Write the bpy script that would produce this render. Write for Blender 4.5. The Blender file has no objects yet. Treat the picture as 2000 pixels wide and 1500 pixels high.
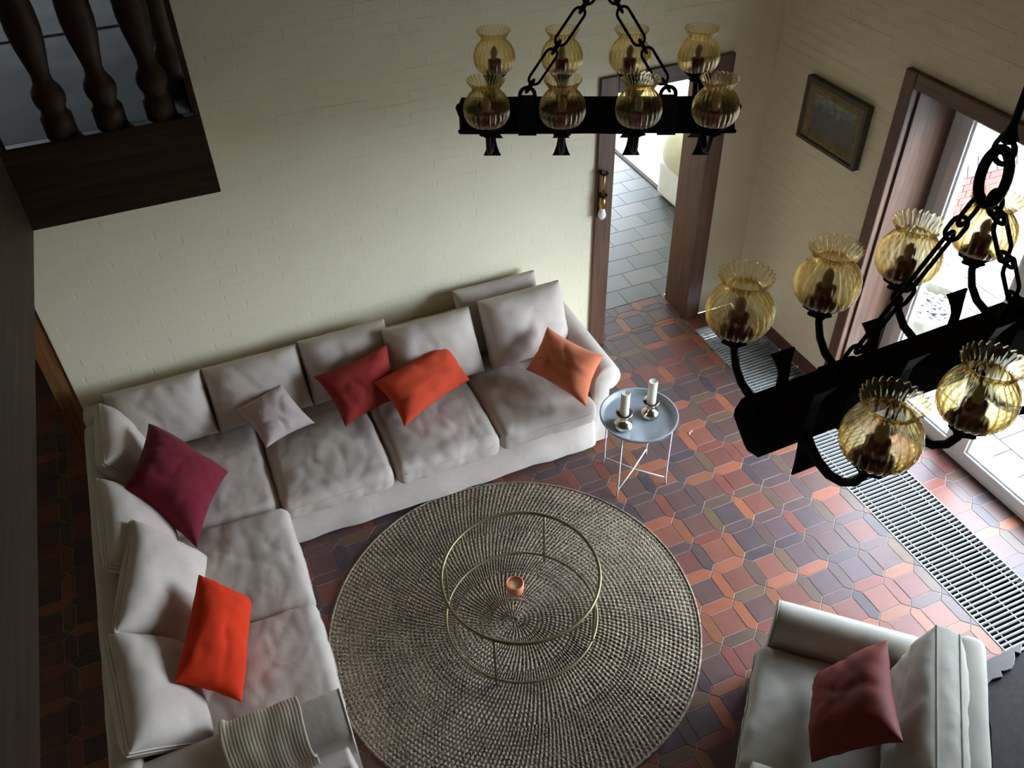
import bpy, bmesh, math, random
from mathutils import Vector, Matrix, noise
random.seed(7)
PI = math.pi
sc = bpy.context.scene
COL = sc.collection

# ------------------------------------------------------------------ camera
CAM = Vector((0, 0, 4.15))
YAW, PITCH, ROLL, FPX = 0.381646751, 0.720101357, -0.0305612815, 1695.0
_f = Vector((math.sin(YAW) * math.cos(PITCH), math.cos(YAW) * math.cos(PITCH), -math.sin(PITCH)))
_r = Vector((math.cos(YAW), -math.sin(YAW), 0))
_u = _r.cross(_f)
CR = math.cos(ROLL) * _r + math.sin(ROLL) * _u
CU = -math.sin(ROLL) * _r + math.cos(ROLL) * _u
CF = _f
cd = bpy.data.cameras.new('camera')
cd.sensor_width = 36
cd.lens = FPX / 2000 * 36
cd.clip_start = 0.02
cam = bpy.data.objects.new('camera', cd)
M = Matrix((CR, CU, -CF)).transposed().to_4x4()
M.translation = CAM
cam.matrix_world = M
COL.objects.link(cam)
sc.camera = cam

# ------------------------------------------------------------------ light
sc.view_settings.view_transform = 'Standard'
sc.view_settings.look = 'None'
sc.view_settings.gamma = 1.0
sc.view_settings.use_curve_mapping = False
sc.view_settings.exposure = 1.42
sc.cycles.diffuse_bounces = 8
world = bpy.data.worlds.new('overcast_sky')
sc.world = world
world.use_nodes = True
wb = world.node_tree.nodes['Background']
wb.inputs['Color'].default_value = (0.73, 0.83, 1.0, 1)
wb.inputs['Strength'].default_value = 13.0


def portal(name, loc, direction, w, h):
    """sampling guide for the daylight that enters a glazed opening"""
    l = bpy.data.lights.new(name, 'AREA')
    l.shape = 'RECTANGLE'
    l.size, l.size_y = w, h
    l.cycles.is_portal = True
    o = bpy.data.objects.new(name, l)
    o.location = loc
    o.rotation_euler = Vector(direction).to_track_quat('-Z', 'Y').to_euler()
    COL.objects.link(o)


XW, YW, YF, XL, ZC = 3.76, 4.56, -3.6, -3.6, 5.35      # right, back, front and left wall, ceiling
portal('daylight_patio_door', (4.2, 2.0, 1.08), (-1, 0, 0), 2.7, 2.2)
portal('daylight_upper_hall_offscreen', (-1.6, 7.6, 3.75), (0, -1, 0), 0.8, 0.7)
portal('daylight_next_room_offscreen', (4.3, 9.05, 1.1), (0, -1, 0), 2.4, 2.2)

# ------------------------------------------------------------------ pixel helpers (2000 x 1500 frame)
def ray(x, y):
    return CF + (x - 1000) / FPX * CR - (y - 750) / FPX * CU
def onz(x, y, z=0.0):
    d = ray(x, y); return CAM + d * ((z - CAM.z) / d.z)
def ony(x, y, Y):
    d = ray(x, y); return CAM + d * ((Y - CAM.y) / d.y)
def proj(p):
    v = Vector(p) - CAM; w = v.dot(CF)
    return 1000 + FPX * v.dot(CR) / w, 750 - FPX * v.dot(CU) / w, w

# ------------------------------------------------------------------ materials
def _nt(name):
    m = bpy.data.materials.new(name); m.use_nodes = True
    nt = m.node_tree
    return m, nt, nt.nodes['Principled BSDF']

def mat(name, col, rough=0.6, metal=0.0, var=0.0, scale=8.0, bump=0.0, bscale=60.0, spec=0.5, sheen=0.0, coat=0.0, stretch=None, detail=4):
    m, nt, b = _nt(name)
    b.inputs['Base Color'].default_value = (*col, 1)
    b.inputs['Roughness'].default_value = rough
    b.inputs['Metallic'].default_value = metal
    b.inputs['Specular IOR Level'].default_value = spec
    if sheen:
        b.inputs['Sheen Weight'].default_value = sheen
        b.inputs['Sheen Roughness'].default_value = 0.5
    if coat:
        b.inputs['Coat Weight'].default_value = coat
        b.inputs['Coat Roughness'].default_value = 0.15
    if var or bump:
        tc = nt.nodes.new('ShaderNodeTexCoord'); mp = nt.nodes.new('ShaderNodeMapping')
        nt.links.new(tc.outputs['Object'], mp.inputs['Vector'])
        if stretch: mp.inputs['Scale'].default_value = stretch
    if var:
        n = nt.nodes.new('ShaderNodeTexNoise'); n.inputs['Scale'].default_value = scale; n.inputs['Detail'].default_value = detail
        r = nt.nodes.new('ShaderNodeValToRGB')
        lo = [max(0, c * (1 - var)) for c in col]; hi = [min(1, c * (1 + var)) for c in col]
        r.color_ramp.elements[0].position = 0.3; r.color_ramp.elements[1].position = 0.7
        r.color_ramp.elements[0].color = (*lo, 1); r.color_ramp.elements[1].color = (*hi, 1)
        nt.links.new(mp.outputs['Vector'], n.inputs['Vector'])
        nt.links.new(n.outputs['Fac'], r.inputs['Fac']); nt.links.new(r.outputs['Color'], b.inputs['Base Color'])
    if bump:
        n2 = nt.nodes.new('ShaderNodeTexNoise'); n2.inputs['Scale'].default_value = bscale; n2.inputs['Detail'].default_value = 3
        bp = nt.nodes.new('ShaderNodeBump'); bp.inputs['Strength'].default_value = bump; bp.inputs['Distance'].default_value = 0.004
        nt.links.new(mp.outputs['Vector'], n2.inputs['Vector'])
        nt.links.new(n2.outputs['Fac'], bp.inputs['Height']); nt.links.new(bp.outputs['Normal'], b.inputs['Normal'])
    return m

def palette_mat(name, cols, rough, bump=0.15, rough_var=0.08, spec=0.5, mottle=0.15, coat=0.0):
    """one colour of the palette for each object (or each loose island of a joined part)"""
    m, nt, b = _nt(name)
    oi = nt.nodes.new('ShaderNodeObjectInfo'); ge = nt.nodes.new('ShaderNodeNewGeometry')
    ad = nt.nodes.new('ShaderNodeMath'); ad.operation = 'ADD'
    fr = nt.nodes.new('ShaderNodeMath'); fr.operation = 'FRACT'
    nt.links.new(oi.outputs['Random'], ad.inputs[0]); nt.links.new(ge.outputs['Random Per Island'], ad.inputs[1])
    nt.links.new(ad.outputs[0], fr.inputs[0])
    r = nt.nodes.new('ShaderNodeValToRGB'); r.color_ramp.interpolation = 'CONSTANT'
    els = r.color_ramp.elements
    while len(els) < len(cols): els.new(0.5)
    for i, c in enumerate(cols):
        els[i].position = i / len(cols); els[i].color = (*c, 1)
    nt.links.new(fr.outputs[0], r.inputs['Fac'])
    tc = nt.nodes.new('ShaderNodeNewGeometry')
    n = nt.nodes.new('ShaderNodeTexNoise'); n.inputs['Scale'].default_value = 14; n.inputs['Detail'].default_value = 5
    nt.links.new(tc.outputs['Position'], n.inputs['Vector'])
    mx = nt.nodes.new('ShaderNodeMix'); mx.data_type = 'RGBA'; mx.blend_type = 'MULTIPLY'
    cr = nt.nodes.new('ShaderNodeValToRGB')
    cr.color_ramp.elements[0].position = 0.3; cr.color_ramp.elements[1].position = 0.7
    a = 1 - mottle
    cr.color_ramp.elements[0].color = (a, a, a, 1); cr.color_ramp.elements[1].color = (1, 1, 1, 1)
    nt.links.new(n.outputs['Fac'], cr.inputs['Fac'])
    mx.inputs[0].default_value = 1
    nt.links.new(r.outputs['Color'], mx.inputs[6]); nt.links.new(cr.outputs['Color'], mx.inputs[7])
    nt.links.new(mx.outputs[2], b.inputs['Base Color'])
    mr = nt.nodes.new('ShaderNodeMapRange'); mr.inputs[3].default_value = rough - rough_var; mr.inputs[4].default_value = rough + rough_var
    nt.links.new(n.outputs['Fac'], mr.inputs[0]); nt.links.new(mr.outputs[0], b.inputs['Roughness'])
    b.inputs['Specular IOR Level'].default_value = spec
    if coat:
        b.inputs['Coat Weight'].default_value = coat; b.inputs['Coat Roughness'].default_value = 0.28
    if bump:
        n2 = nt.nodes.new('ShaderNodeTexNoise'); n2.inputs['Scale'].default_value = 40
        nt.links.new(tc.outputs['Position'], n2.inputs['Vector'])
        bp = nt.nodes.new('ShaderNodeBump'); bp.inputs['Strength'].default_value = bump; bp.inputs['Distance'].default_value = 0.003
        nt.links.new(n2.outputs['Fac'], bp.inputs['Height']); nt.links.new(bp.outputs['Normal'], b.inputs['Normal'])
    return m

def wood(name, dark, light, axis='z', rough=0.45, scale=6.0, coat=0.0, spec=0.5):
    m, nt, b = _nt(name)
    tc = nt.nodes.new('ShaderNodeNewGeometry'); mp = nt.nodes.new('ShaderNodeMapping')
    s = {'x': (0.06, 1, 1), 'y': (1, 0.06, 1), 'z': (1, 1, 0.06)}[axis]
    mp.inputs['Scale'].default_value = s
    nt.links.new(tc.outputs['Position'], mp.inputs['Vector'])
    n = nt.nodes.new('ShaderNodeTexNoise'); n.inputs['Scale'].default_value = scale * 5; n.inputs['Detail'].default_value = 6; n.inputs['Roughness'].default_value = 0.65; n.inputs['Distortion'].default_value = 0.6
    nt.links.new(mp.outputs['Vector'], n.inputs['Vector'])
    r = nt.nodes.new('ShaderNodeValToRGB'); r.color_ramp.elements[0].position = 0.35; r.color_ramp.elements[1].position = 0.65
    r.color_ramp.elements[0].color = (*dark, 1); r.color_ramp.elements[1].color = (*light, 1)
    nt.links.new(n.outputs['Fac'], r.inputs['Fac']); nt.links.new(r.outputs['Color'], b.inputs['Base Color'])
    b.inputs['Roughness'].default_value = rough
    b.inputs['Specular IOR Level'].default_value = spec
    bp = nt.nodes.new('ShaderNodeBump'); bp.inputs['Strength'].default_value = 0.15; bp.inputs['Distance'].default_value = 0.002
    nt.links.new(n.outputs['Fac'], bp.inputs['Height']); nt.links.new(bp.outputs['Normal'], b.inputs['Normal'])
    if coat:
        b.inputs['Coat Weight'].default_value = coat
    return m

def fabric(name, col, rough=0.9, var=0.08, weave=420.0, bump=0.25, sheen=0.15, fold=0.0):
    m, nt, b = _nt(name)
    tc = nt.nodes.new('ShaderNodeNewGeometry')
    n = nt.nodes.new('ShaderNodeTexNoise'); n.inputs['Scale'].default_value = 5; n.inputs['Detail'].default_value = 5
    nt.links.new(tc.outputs['Position'], n.inputs['Vector'])
    r = nt.nodes.new('ShaderNodeValToRGB'); r.color_ramp.elements[0].position = 0.3; r.color_ramp.elements[1].position = 0.7
    r.color_ramp.elements[0].color = (*[c * (1 - var) for c in col], 1); r.color_ramp.elements[1].color = (*[min(1, c * (1 + var)) for c in col], 1)
    nt.links.new(n.outputs['Fac'], r.inputs['Fac']); nt.links.new(r.outputs['Color'], b.inputs['Base Color'])
    b.inputs['Roughness'].default_value = rough
    b.inputs['Specular IOR Level'].default_value = 0.2
    b.inputs['Sheen Weight'].default_value = sheen
    n2 = nt.nodes.new('ShaderNodeTexNoise'); n2.inputs['Scale'].default_value = weave; n2.inputs['Detail'].default_value = 2
    nt.links.new(tc.outputs['Position'], n2.inputs['Vector'])
    bp = nt.nodes.new('ShaderNodeBump'); bp.inputs['Strength'].default_value = bump; bp.inputs['Distance'].default_value = 0.001
    nt.links.new(n2.outputs['Fac'], bp.inputs['Height'])
    last = bp
    if fold:
        n3 = nt.nodes.new('ShaderNodeTexNoise'); n3.inputs['Scale'].default_value = 9; n3.inputs['Detail'].default_value = 2; n3.inputs['Distortion'].default_value = 1.2
        nt.links.new(tc.outputs['Position'], n3.inputs['Vector'])
        b2 = nt.nodes.new('ShaderNodeBump'); b2.inputs['Strength'].default_value = fold; b2.inputs['Distance'].default_value = 0.02
        nt.links.new(n3.outputs['Fac'], b2.inputs['Height']); nt.links.new(bp.outputs['Normal'], b2.inputs['Normal'])
        last = b2
    nt.links.new(last.outputs['Normal'], b.inputs['Normal'])
    return m

def glass_mat(name, col, rough=0.0, ior=1.45):
    m, nt, b = _nt(name)
    b.inputs['Base Color'].default_value = (*col, 1)
    b.inputs['Roughness'].default_value = rough
    b.inputs['IOR'].default_value = ior
    b.inputs['Transmission Weight'].default_value = 1.0
    return m

def pane_mat(name, tint=(0.96, 0.98, 0.97)):
    """thin flat glass: clear, with the mirror reflection of its surface (Schlick)"""
    m = bpy.data.materials.new(name); m.use_nodes = True
    nt = m.node_tree; nt.nodes.clear()
    o = nt.nodes.new('ShaderNodeOutputMaterial'); t = nt.nodes.new('ShaderNodeBsdfTransparent'); g = nt.nodes.new('ShaderNodeBsdfGlossy')
    lw = nt.nodes.new('ShaderNodeLayerWeight'); lw.inputs['Blend'].default_value = 0.5
    pw = nt.nodes.new('ShaderNodeMath'); pw.operation = 'POWER'; pw.inputs[1].default_value = 5
    ma = nt.nodes.new('ShaderNodeMath'); ma.operation = 'MULTIPLY_ADD'; ma.inputs[1].default_value = 0.96; ma.inputs[2].default_value = 0.035
    mx = nt.nodes.new('ShaderNodeMixShader')
    t.inputs['Color'].default_value = (*tint, 1); g.inputs['Roughness'].default_value = 0.0
    nt.links.new(lw.outputs['Facing'], pw.inputs[0]); nt.links.new(pw.outputs[0], ma.inputs[0]); nt.links.new(ma.outputs[0], mx.inputs[0])
    nt.links.new(t.outputs[0], mx.inputs[1]); nt.links.new(g.outputs[0], mx.inputs[2])
    nt.links.new(mx.outputs[0], o.inputs['Surface'])
    return m

MT = {}
MT['paint'] = mat('cream_painted_brick', (0.80, 0.735, 0.535), 0.62, var=0.03, scale=3, bump=0.25, bscale=45, spec=0.3)
MT['plaster'] = mat('cream_plaster', (0.76, 0.70, 0.53), 0.7, var=0.03, scale=2, spec=0.3)
MT['grout'] = mat('pale_grout', (0.26, 0.21, 0.19), 0.75, var=0.2, scale=20)
TILE = [(0.105, 0.058, 0.05), (0.17, 0.066, 0.048), (0.085, 0.058, 0.058), (0.13, 0.064, 0.052), (0.10, 0.06, 0.062), (0.20, 0.075, 0.05), (0.115, 0.064, 0.055), (0.15, 0.058, 0.046)]
BAR = [(0.095, 0.06, 0.055), (0.22, 0.085, 0.045), (0.11, 0.07, 0.05), (0.075, 0.052, 0.055), (0.27, 0.09, 0.048), (0.13, 0.078, 0.048), (0.10, 0.06, 0.055), (0.18, 0.06, 0.045)]
MT['tile'] = palette_mat('terracotta_square_tile', TILE, 0.36, bump=0.10, spec=0.25)
MT['bar'] = palette_mat('terracotta_picket_tile', BAR, 0.36, bump=0.10, spec=0.25)
MT['slab'] = palette_mat('grey_stone_slab', [(0.075, 0.07, 0.065), (0.095, 0.087, 0.08), (0.055, 0.057, 0.053), (0.082, 0.078, 0.074), (0.105, 0.097, 0.09), (0.066, 0.07, 0.062)], 0.42, spec=0.3)
MT['skirt'] = palette_mat('brown_skirting_tile', [(0.115, 0.045, 0.035), (0.13, 0.05, 0.038), (0.10, 0.042, 0.034)], 0.35)
MT['paver'] = palette_mat('pale_paver', [(0.15, 0.145, 0.14), (0.18, 0.17, 0.165), (0.13, 0.13, 0.135), (0.16, 0.15, 0.145)], 0.8)
MT['redbrick'] = palette_mat('red_garden_brick', [(0.20, 0.055, 0.045), (0.23, 0.07, 0.055), (0.17, 0.05, 0.04)], 0.85)
MT['coping'] = palette_mat('grey_coping_brick', [(0.12, 0.115, 0.13), (0.14, 0.135, 0.15), (0.11, 0.105, 0.12)], 0.8)
MT['joint'] = mat('sand_joint', (0.07, 0.065, 0.06), 0.9)
MT['concrete'] = mat('weathered_concrete', (0.13, 0.12, 0.095), 0.9, var=0.3, scale=9, bump=0.5, bscale=50)
MT['gravel'] = palette_mat('grey_pebbles', [(0.13, 0.13, 0.135), (0.25, 0.245, 0.245), (0.08, 0.08, 0.09), (0.32, 0.31, 0.30)], 0.7)
MT['render'] = mat('white_house_render', (0.8, 0.79, 0.77), 0.85)
MT['hwglass'] = mat('house_window_glass', (0.10, 0.13, 0.16), 0.1)
MT['trim'] = wood('red_brown_frame_wood', (0.075, 0.036, 0.020), (0.15, 0.075, 0.042), 'z', 0.4)
MT['trimh'] = wood('red_brown_head_wood', (0.075, 0.036, 0.020), (0.15, 0.075, 0.042), 'y', 0.4)
MT['lining'] = MT['trim']
MT['darkdoor'] = MT['trim']
MT['orangewood'] = wood('orange_brown_wood', (0.13, 0.055, 0.018), (0.26, 0.115, 0.04), 'z', 0.4)
MT['gal'] = wood('dark_oak_fascia', (0.030, 0.017, 0.008), (0.070, 0.040, 0.018), 'x', 0.6, spec=0.25)
MT['galside'] = wood('dark_oak_side_fascia', (0.030, 0.017, 0.008), (0.070, 0.040, 0.018), 'y', 0.6, spec=0.25)
MT['baluster'] = wood('dark_oak_baluster', (0.030, 0.017, 0.008), (0.070, 0.040, 0.018), 'z', 0.6, spec=0.25)
MT['ceil'] = wood('pine_ceiling', (0.36, 0.24, 0.05), (0.48, 0.335, 0.085), 'y', 0.6, scale=3)
MT['carpet'] = fabric('blue_grey_carpet', (0.11, 0.138, 0.158), var=0.25, weave=160, bump=0.5)
MT['white'] = mat('white_window_plastic', (0.78, 0.79, 0.78), 0.3)
MT['pane'] = pane_mat('window_pane')
MT['alu'] = mat('brushed_aluminium', (0.36, 0.36, 0.35), 0.5, metal=0.3)
MT['pit'] = mat('black_duct', (0.006, 0.006, 0.007), 1.0, spec=0.0)
MT['sofa'] = fabric('beige_linen', (0.53, 0.455, 0.39), fold=0.12)
MT['sofab'] = MT['sofa']
MT['pipe'] = fabric('beige_piping', (0.50, 0.44, 0.36))
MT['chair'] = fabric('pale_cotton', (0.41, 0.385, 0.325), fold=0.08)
MT['chairpipe'] = fabric('pale_cotton_piping', (0.27, 0.26, 0.18))
MT['burgundy'] = fabric('burgundy_velvet', (0.16, 0.012, 0.022), sheen=0.08, fold=0.1)
MT['rose'] = fabric('rose_beige_linen', (0.50, 0.39, 0.36), fold=0.15)
MT['darkred'] = fabric('brick_red_cotton', (0.31, 0.032, 0.026), fold=0.12, sheen=0.02)
MT['red'] = fabric('orange_red_cotton', (0.55, 0.062, 0.024), fold=0.12, sheen=0.02)
MT['bright'] = fabric('bright_orange_red_cotton', (0.64, 0.036, 0.007), fold=0.12, sheen=0.02)
MT['orange'] = fabric('orange_velvet', (0.60, 0.17, 0.08), sheen=0.15, fold=0.15)
MT['rust'] = fabric('rust_red_silk', (0.17, 0.028, 0.018), rough=0.65, fold=0.1, sheen=0.0)
MT['knit'] = fabric('cream_knit', (0.56, 0.49, 0.37), weave=200, bump=0.6)
MT['iron'] = mat('black_wrought_iron', (0.010, 0.010, 0.0105), 0.6, bump=0.3, bscale=40, spec=0.14)
MT['beam'] = wood('black_stained_beam', (0.006, 0.005, 0.0045), (0.014, 0.010, 0.008), 'x', 0.8, spec=0.08)
def shade_mat():
    """ribbed amber glass: longer way through the glass towards the rib flanks means a deeper amber"""
    m = bpy.data.materials.new('amber_glass'); m.use_nodes = True
    nt = m.node_tree; nt.nodes.clear()
    o = nt.nodes.new('ShaderNodeOutputMaterial'); t = nt.nodes.new('ShaderNodeBsdfTransparent'); g = nt.nodes.new('ShaderNodeBsdfGlossy'); rf = nt.nodes.new('ShaderNodeBsdfRefraction')
    lw = nt.nodes.new('ShaderNodeLayerWeight'); lw.inputs['Blend'].default_value = 0.5
    r = nt.nodes.new('ShaderNodeValToRGB')
    e = r.color_ramp.elements
    e[0].position = 0.0; e[0].color = (1.0, 0.975, 0.88, 1)
    e[1].position = 1.0; e[1].color = (0.36, 0.23, 0.04, 1)
    k = e.new(0.4); k.color = (0.99, 0.93, 0.72, 1)
    k = e.new(0.7); k.color = (0.82, 0.64, 0.26, 1)
    nt.links.new(lw.outputs['Facing'], r.inputs['Fac']); nt.links.new(r.outputs['Color'], t.inputs['Color']); nt.links.new(r.outputs['Color'], rf.inputs['Color'])
    rf.inputs['IOR'].default_value = 1.12; rf.inputs['Roughness'].default_value = 0.0
    pw = nt.nodes.new('ShaderNodeMath'); pw.operation = 'POWER'; pw.inputs[1].default_value = 3.5
    ma = nt.nodes.new('ShaderNodeMath'); ma.operation = 'MULTIPLY_ADD'; ma.inputs[1].default_value = 0.75; ma.inputs[2].default_value = 0.05
    nt.links.new(lw.outputs['Facing'], pw.inputs[0]); nt.links.new(pw.outputs[0], ma.inputs[0])
    g.inputs['Roughness'].default_value = 0.03; g.inputs['Color'].default_value = (1.0, 0.96, 0.86, 1)
    m1 = nt.nodes.new('ShaderNodeMixShader'); m1.inputs[0].default_value = 0.25
    mx = nt.nodes.new('ShaderNodeMixShader')
    nt.links.new(t.outputs[0], m1.inputs[1]); nt.links.new(rf.outputs[0], m1.inputs[2])
    nt.links.new(ma.outputs[0], mx.inputs[0]); nt.links.new(m1.outputs[0], mx.inputs[1]); nt.links.new(g.outputs[0], mx.inputs[2])
    nt.links.new(mx.outputs[0], o.inputs['Surface'])
    return m
MT['amber'] = shade_mat()
MT['sleeve'] = mat('red_candle_sleeve', (0.16, 0.012, 0.012), 0.4)
MT['bulb'] = mat('frosted_tan_bulb', (0.42, 0.33, 0.20), 0.4)
MT['opal'] = mat('opal_white_bulb', (0.85, 0.85, 0.82), 0.25)
MT['brass'] = mat('aged_brass', (0.45, 0.28, 0.08), 0.35, metal=1.0)
MT['tray'] = mat('grey_enamel', (0.30, 0.335, 0.375), 0.38)
MT['wire'] = mat('pale_grey_wire', (0.62, 0.62, 0.60), 0.4, metal=0.2)
MT['silver'] = mat('mercury_glass', (0.66, 0.63, 0.54), 0.18, metal=1.0, var=0.3, scale=40)
MT['cupdark'] = mat('tarnished_cup', (0.12, 0.10, 0.085), 0.5, metal=0.5)
MT['wax'] = mat('ivory_wax', (0.78, 0.74, 0.62), 0.5)
MT['wick'] = mat('charred_wick', (0.02, 0.02, 0.02), 0.9)
MT['olive'] = mat('olive_brass_metal', (0.20, 0.17, 0.08), 0.4, metal=0.6)
MT['tableglass'] = pane_mat('table_glass', (0.99, 0.992, 0.99))
MT['votive'] = mat('coral_frosted_glass', (0.85, 0.27, 0.16), 0.3)
MT['votivein'] = mat('pale_wax', (0.92, 0.78, 0.52), 0.4)
MT['rug'] = None
MT['rugedge'] = mat('rug_dark_binding', (0.05, 0.045, 0.04), 0.9)
MT['beigerug'] = fabric('beige_wool_rug', (0.45, 0.41, 0.35), var=0.25, weave=60)
MT['creamthrow'] = fabric('cream_throw', (0.62, 0.58, 0.43))
MT['whitecloth'] = fabric('white_slipcover', (0.66, 0.64, 0.60))
MT['gilt'] = mat('dull_gilt', (0.17, 0.125, 0.05), 0.5, metal=0.3, var=0.3, scale=25, bump=0.5, bscale=60)
MT['frame'] = mat('dark_frame_wood', (0.06, 0.05, 0.028), 0.5, var=0.2)
MT['black'] = wood('black_brown_cabinet_wood', (0.010, 0.007, 0.006), (0.020, 0.014, 0.011), 'z', 0.7, spec=0.2)
MT['polish'] = wood('polished_dark_wood', (0.03, 0.02, 0.018), (0.05, 0.032, 0.026), 'x', 0.4, spec=0.4)
MT['paper'] = mat('white_paper', (0.8, 0.8, 0.78), 0.8)

def painting_mat():
    m, nt, b = _nt('dark_landscape_paint')
    tc = nt.nodes.new('ShaderNodeTexCoord')
    n = nt.nodes.new('ShaderNodeTexNoise'); n.inputs['Scale'].default_value = 9; n.inputs['Detail'].default_value = 6
    sp = nt.nodes.new('ShaderNodeSeparateXYZ')
    nt.links.new(tc.outputs['Generated'], n.inputs['Vector']); nt.links.new(tc.outputs['Generated'], sp.inputs[0])
    ad = nt.nodes.new('ShaderNodeMath'); ad.operation = 'MULTIPLY_ADD'; ad.inputs[1].default_value = 0.5
    sb = nt.nodes.new('ShaderNodeMath'); sb.operation = 'MULTIPLY'; sb.inputs[1].default_value = 0.6
    nt.links.new(n.outputs['Fac'], sb.inputs[0])
    nt.links.new(sp.outputs['Z'], ad.inputs[0]); nt.links.new(sb.outputs[0], ad.inputs[2])
    r = nt.nodes.new('ShaderNodeValToRGB')
    e = r.color_ramp.elements
    e[0].position = 0.25; e[0].color = (0.05, 0.045, 0.035, 1)
    e[1].position = 0.85; e[1].color = (0.22, 0.22, 0.19, 1)
    k = e.new(0.45); k.color = (0.07, 0.05, 0.045, 1)
    k = e.new(0.62); k.color = (0.045, 0.055, 0.05, 1)
    nt.links.new(ad.outputs[0], r.inputs['Fac']); nt.links.new(r.outputs['Color'], b.inputs['Base Color'])
    b.inputs['Roughness'].default_value = 0.4
    return m
MT['painting'] = painting_mat()

def rug_mat():
    m, nt, b = _nt('seagrass_braid')
    g = nt.nodes.new('ShaderNodeNewGeometry')
    n = nt.nodes.new('ShaderNodeTexNoise'); n.inputs['Scale'].default_value = 110; n.inputs['Detail'].default_value = 4
    n2 = nt.nodes.new('ShaderNodeTexNoise'); n2.inputs['Scale'].default_value = 6; n2.inputs['Detail'].default_value = 3
    nt.links.new(g.outputs['Position'], n.inputs['Vector']); nt.links.new(g.outputs['Position'], n2.inputs['Vector'])
    r = nt.nodes.new('ShaderNodeValToRGB'); r.color_ramp.elements[0].position = 0.35; r.color_ramp.elements[1].position = 0.68
    r.color_ramp.elements[0].color = (0.06, 0.038, 0.02, 1); r.color_ramp.elements[1].color = (0.40, 0.315, 0.215, 1)
    ad = nt.nodes.new('ShaderNodeMath'); ad.operation = 'MULTIPLY_ADD'; ad.inputs[1].default_value = 0.25
    nt.links.new(n2.outputs['Fac'], ad.inputs[0])
    sb = nt.nodes.new('ShaderNodeMath'); sb.operation = 'SUBTRACT'; sb.inputs[1].default_value = 0.125
    nt.links.new(n.outputs['Fac'], sb.inputs[0]); nt.links.new(sb.outputs[0], ad.inputs[2])
    nt.links.new(ad.outputs[0], r.inputs['Fac']); nt.links.new(r.outputs['Color'], b.inputs['Base Color'])
    b.inputs['Roughness'].default_value = 0.7
    bp = nt.nodes.new('ShaderNodeBump'); bp.inputs['Strength'].default_value = 0.7; bp.inputs['Distance'].default_value = 0.004
    nt.links.new(n.outputs['Fac'], bp.inputs['Height']); nt.links.new(bp.outputs['Normal'], b.inputs['Normal'])
    return m
MT['rug'] = rug_mat()

# ------------------------------------------------------------------ object helpers
def tag(o, label=None, cat=None, group=None, kind=None):
    if label: o['label'] = label
    if cat: o['category'] = cat
    if group: o['group'] = group
    if kind: o['kind'] = kind
    return o

def empty(name, loc=(0, 0, 0), rz=0.0):
    o = bpy.data.objects.new(name, None)
    o.empty_display_size = 0.05
    o.location = loc; o.rotation_euler = (0, 0, rz)
    COL.objects.link(o)
    return o

def link(name, me, parent=None, loc=(0, 0, 0), rot=None):
    o = bpy.data.objects.new(name, me)
    COL.objects.link(o)
    o.location = loc
    if rot is not None: o.rotation_euler = rot
    if parent is not None: o.parent = parent
    return o

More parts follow.
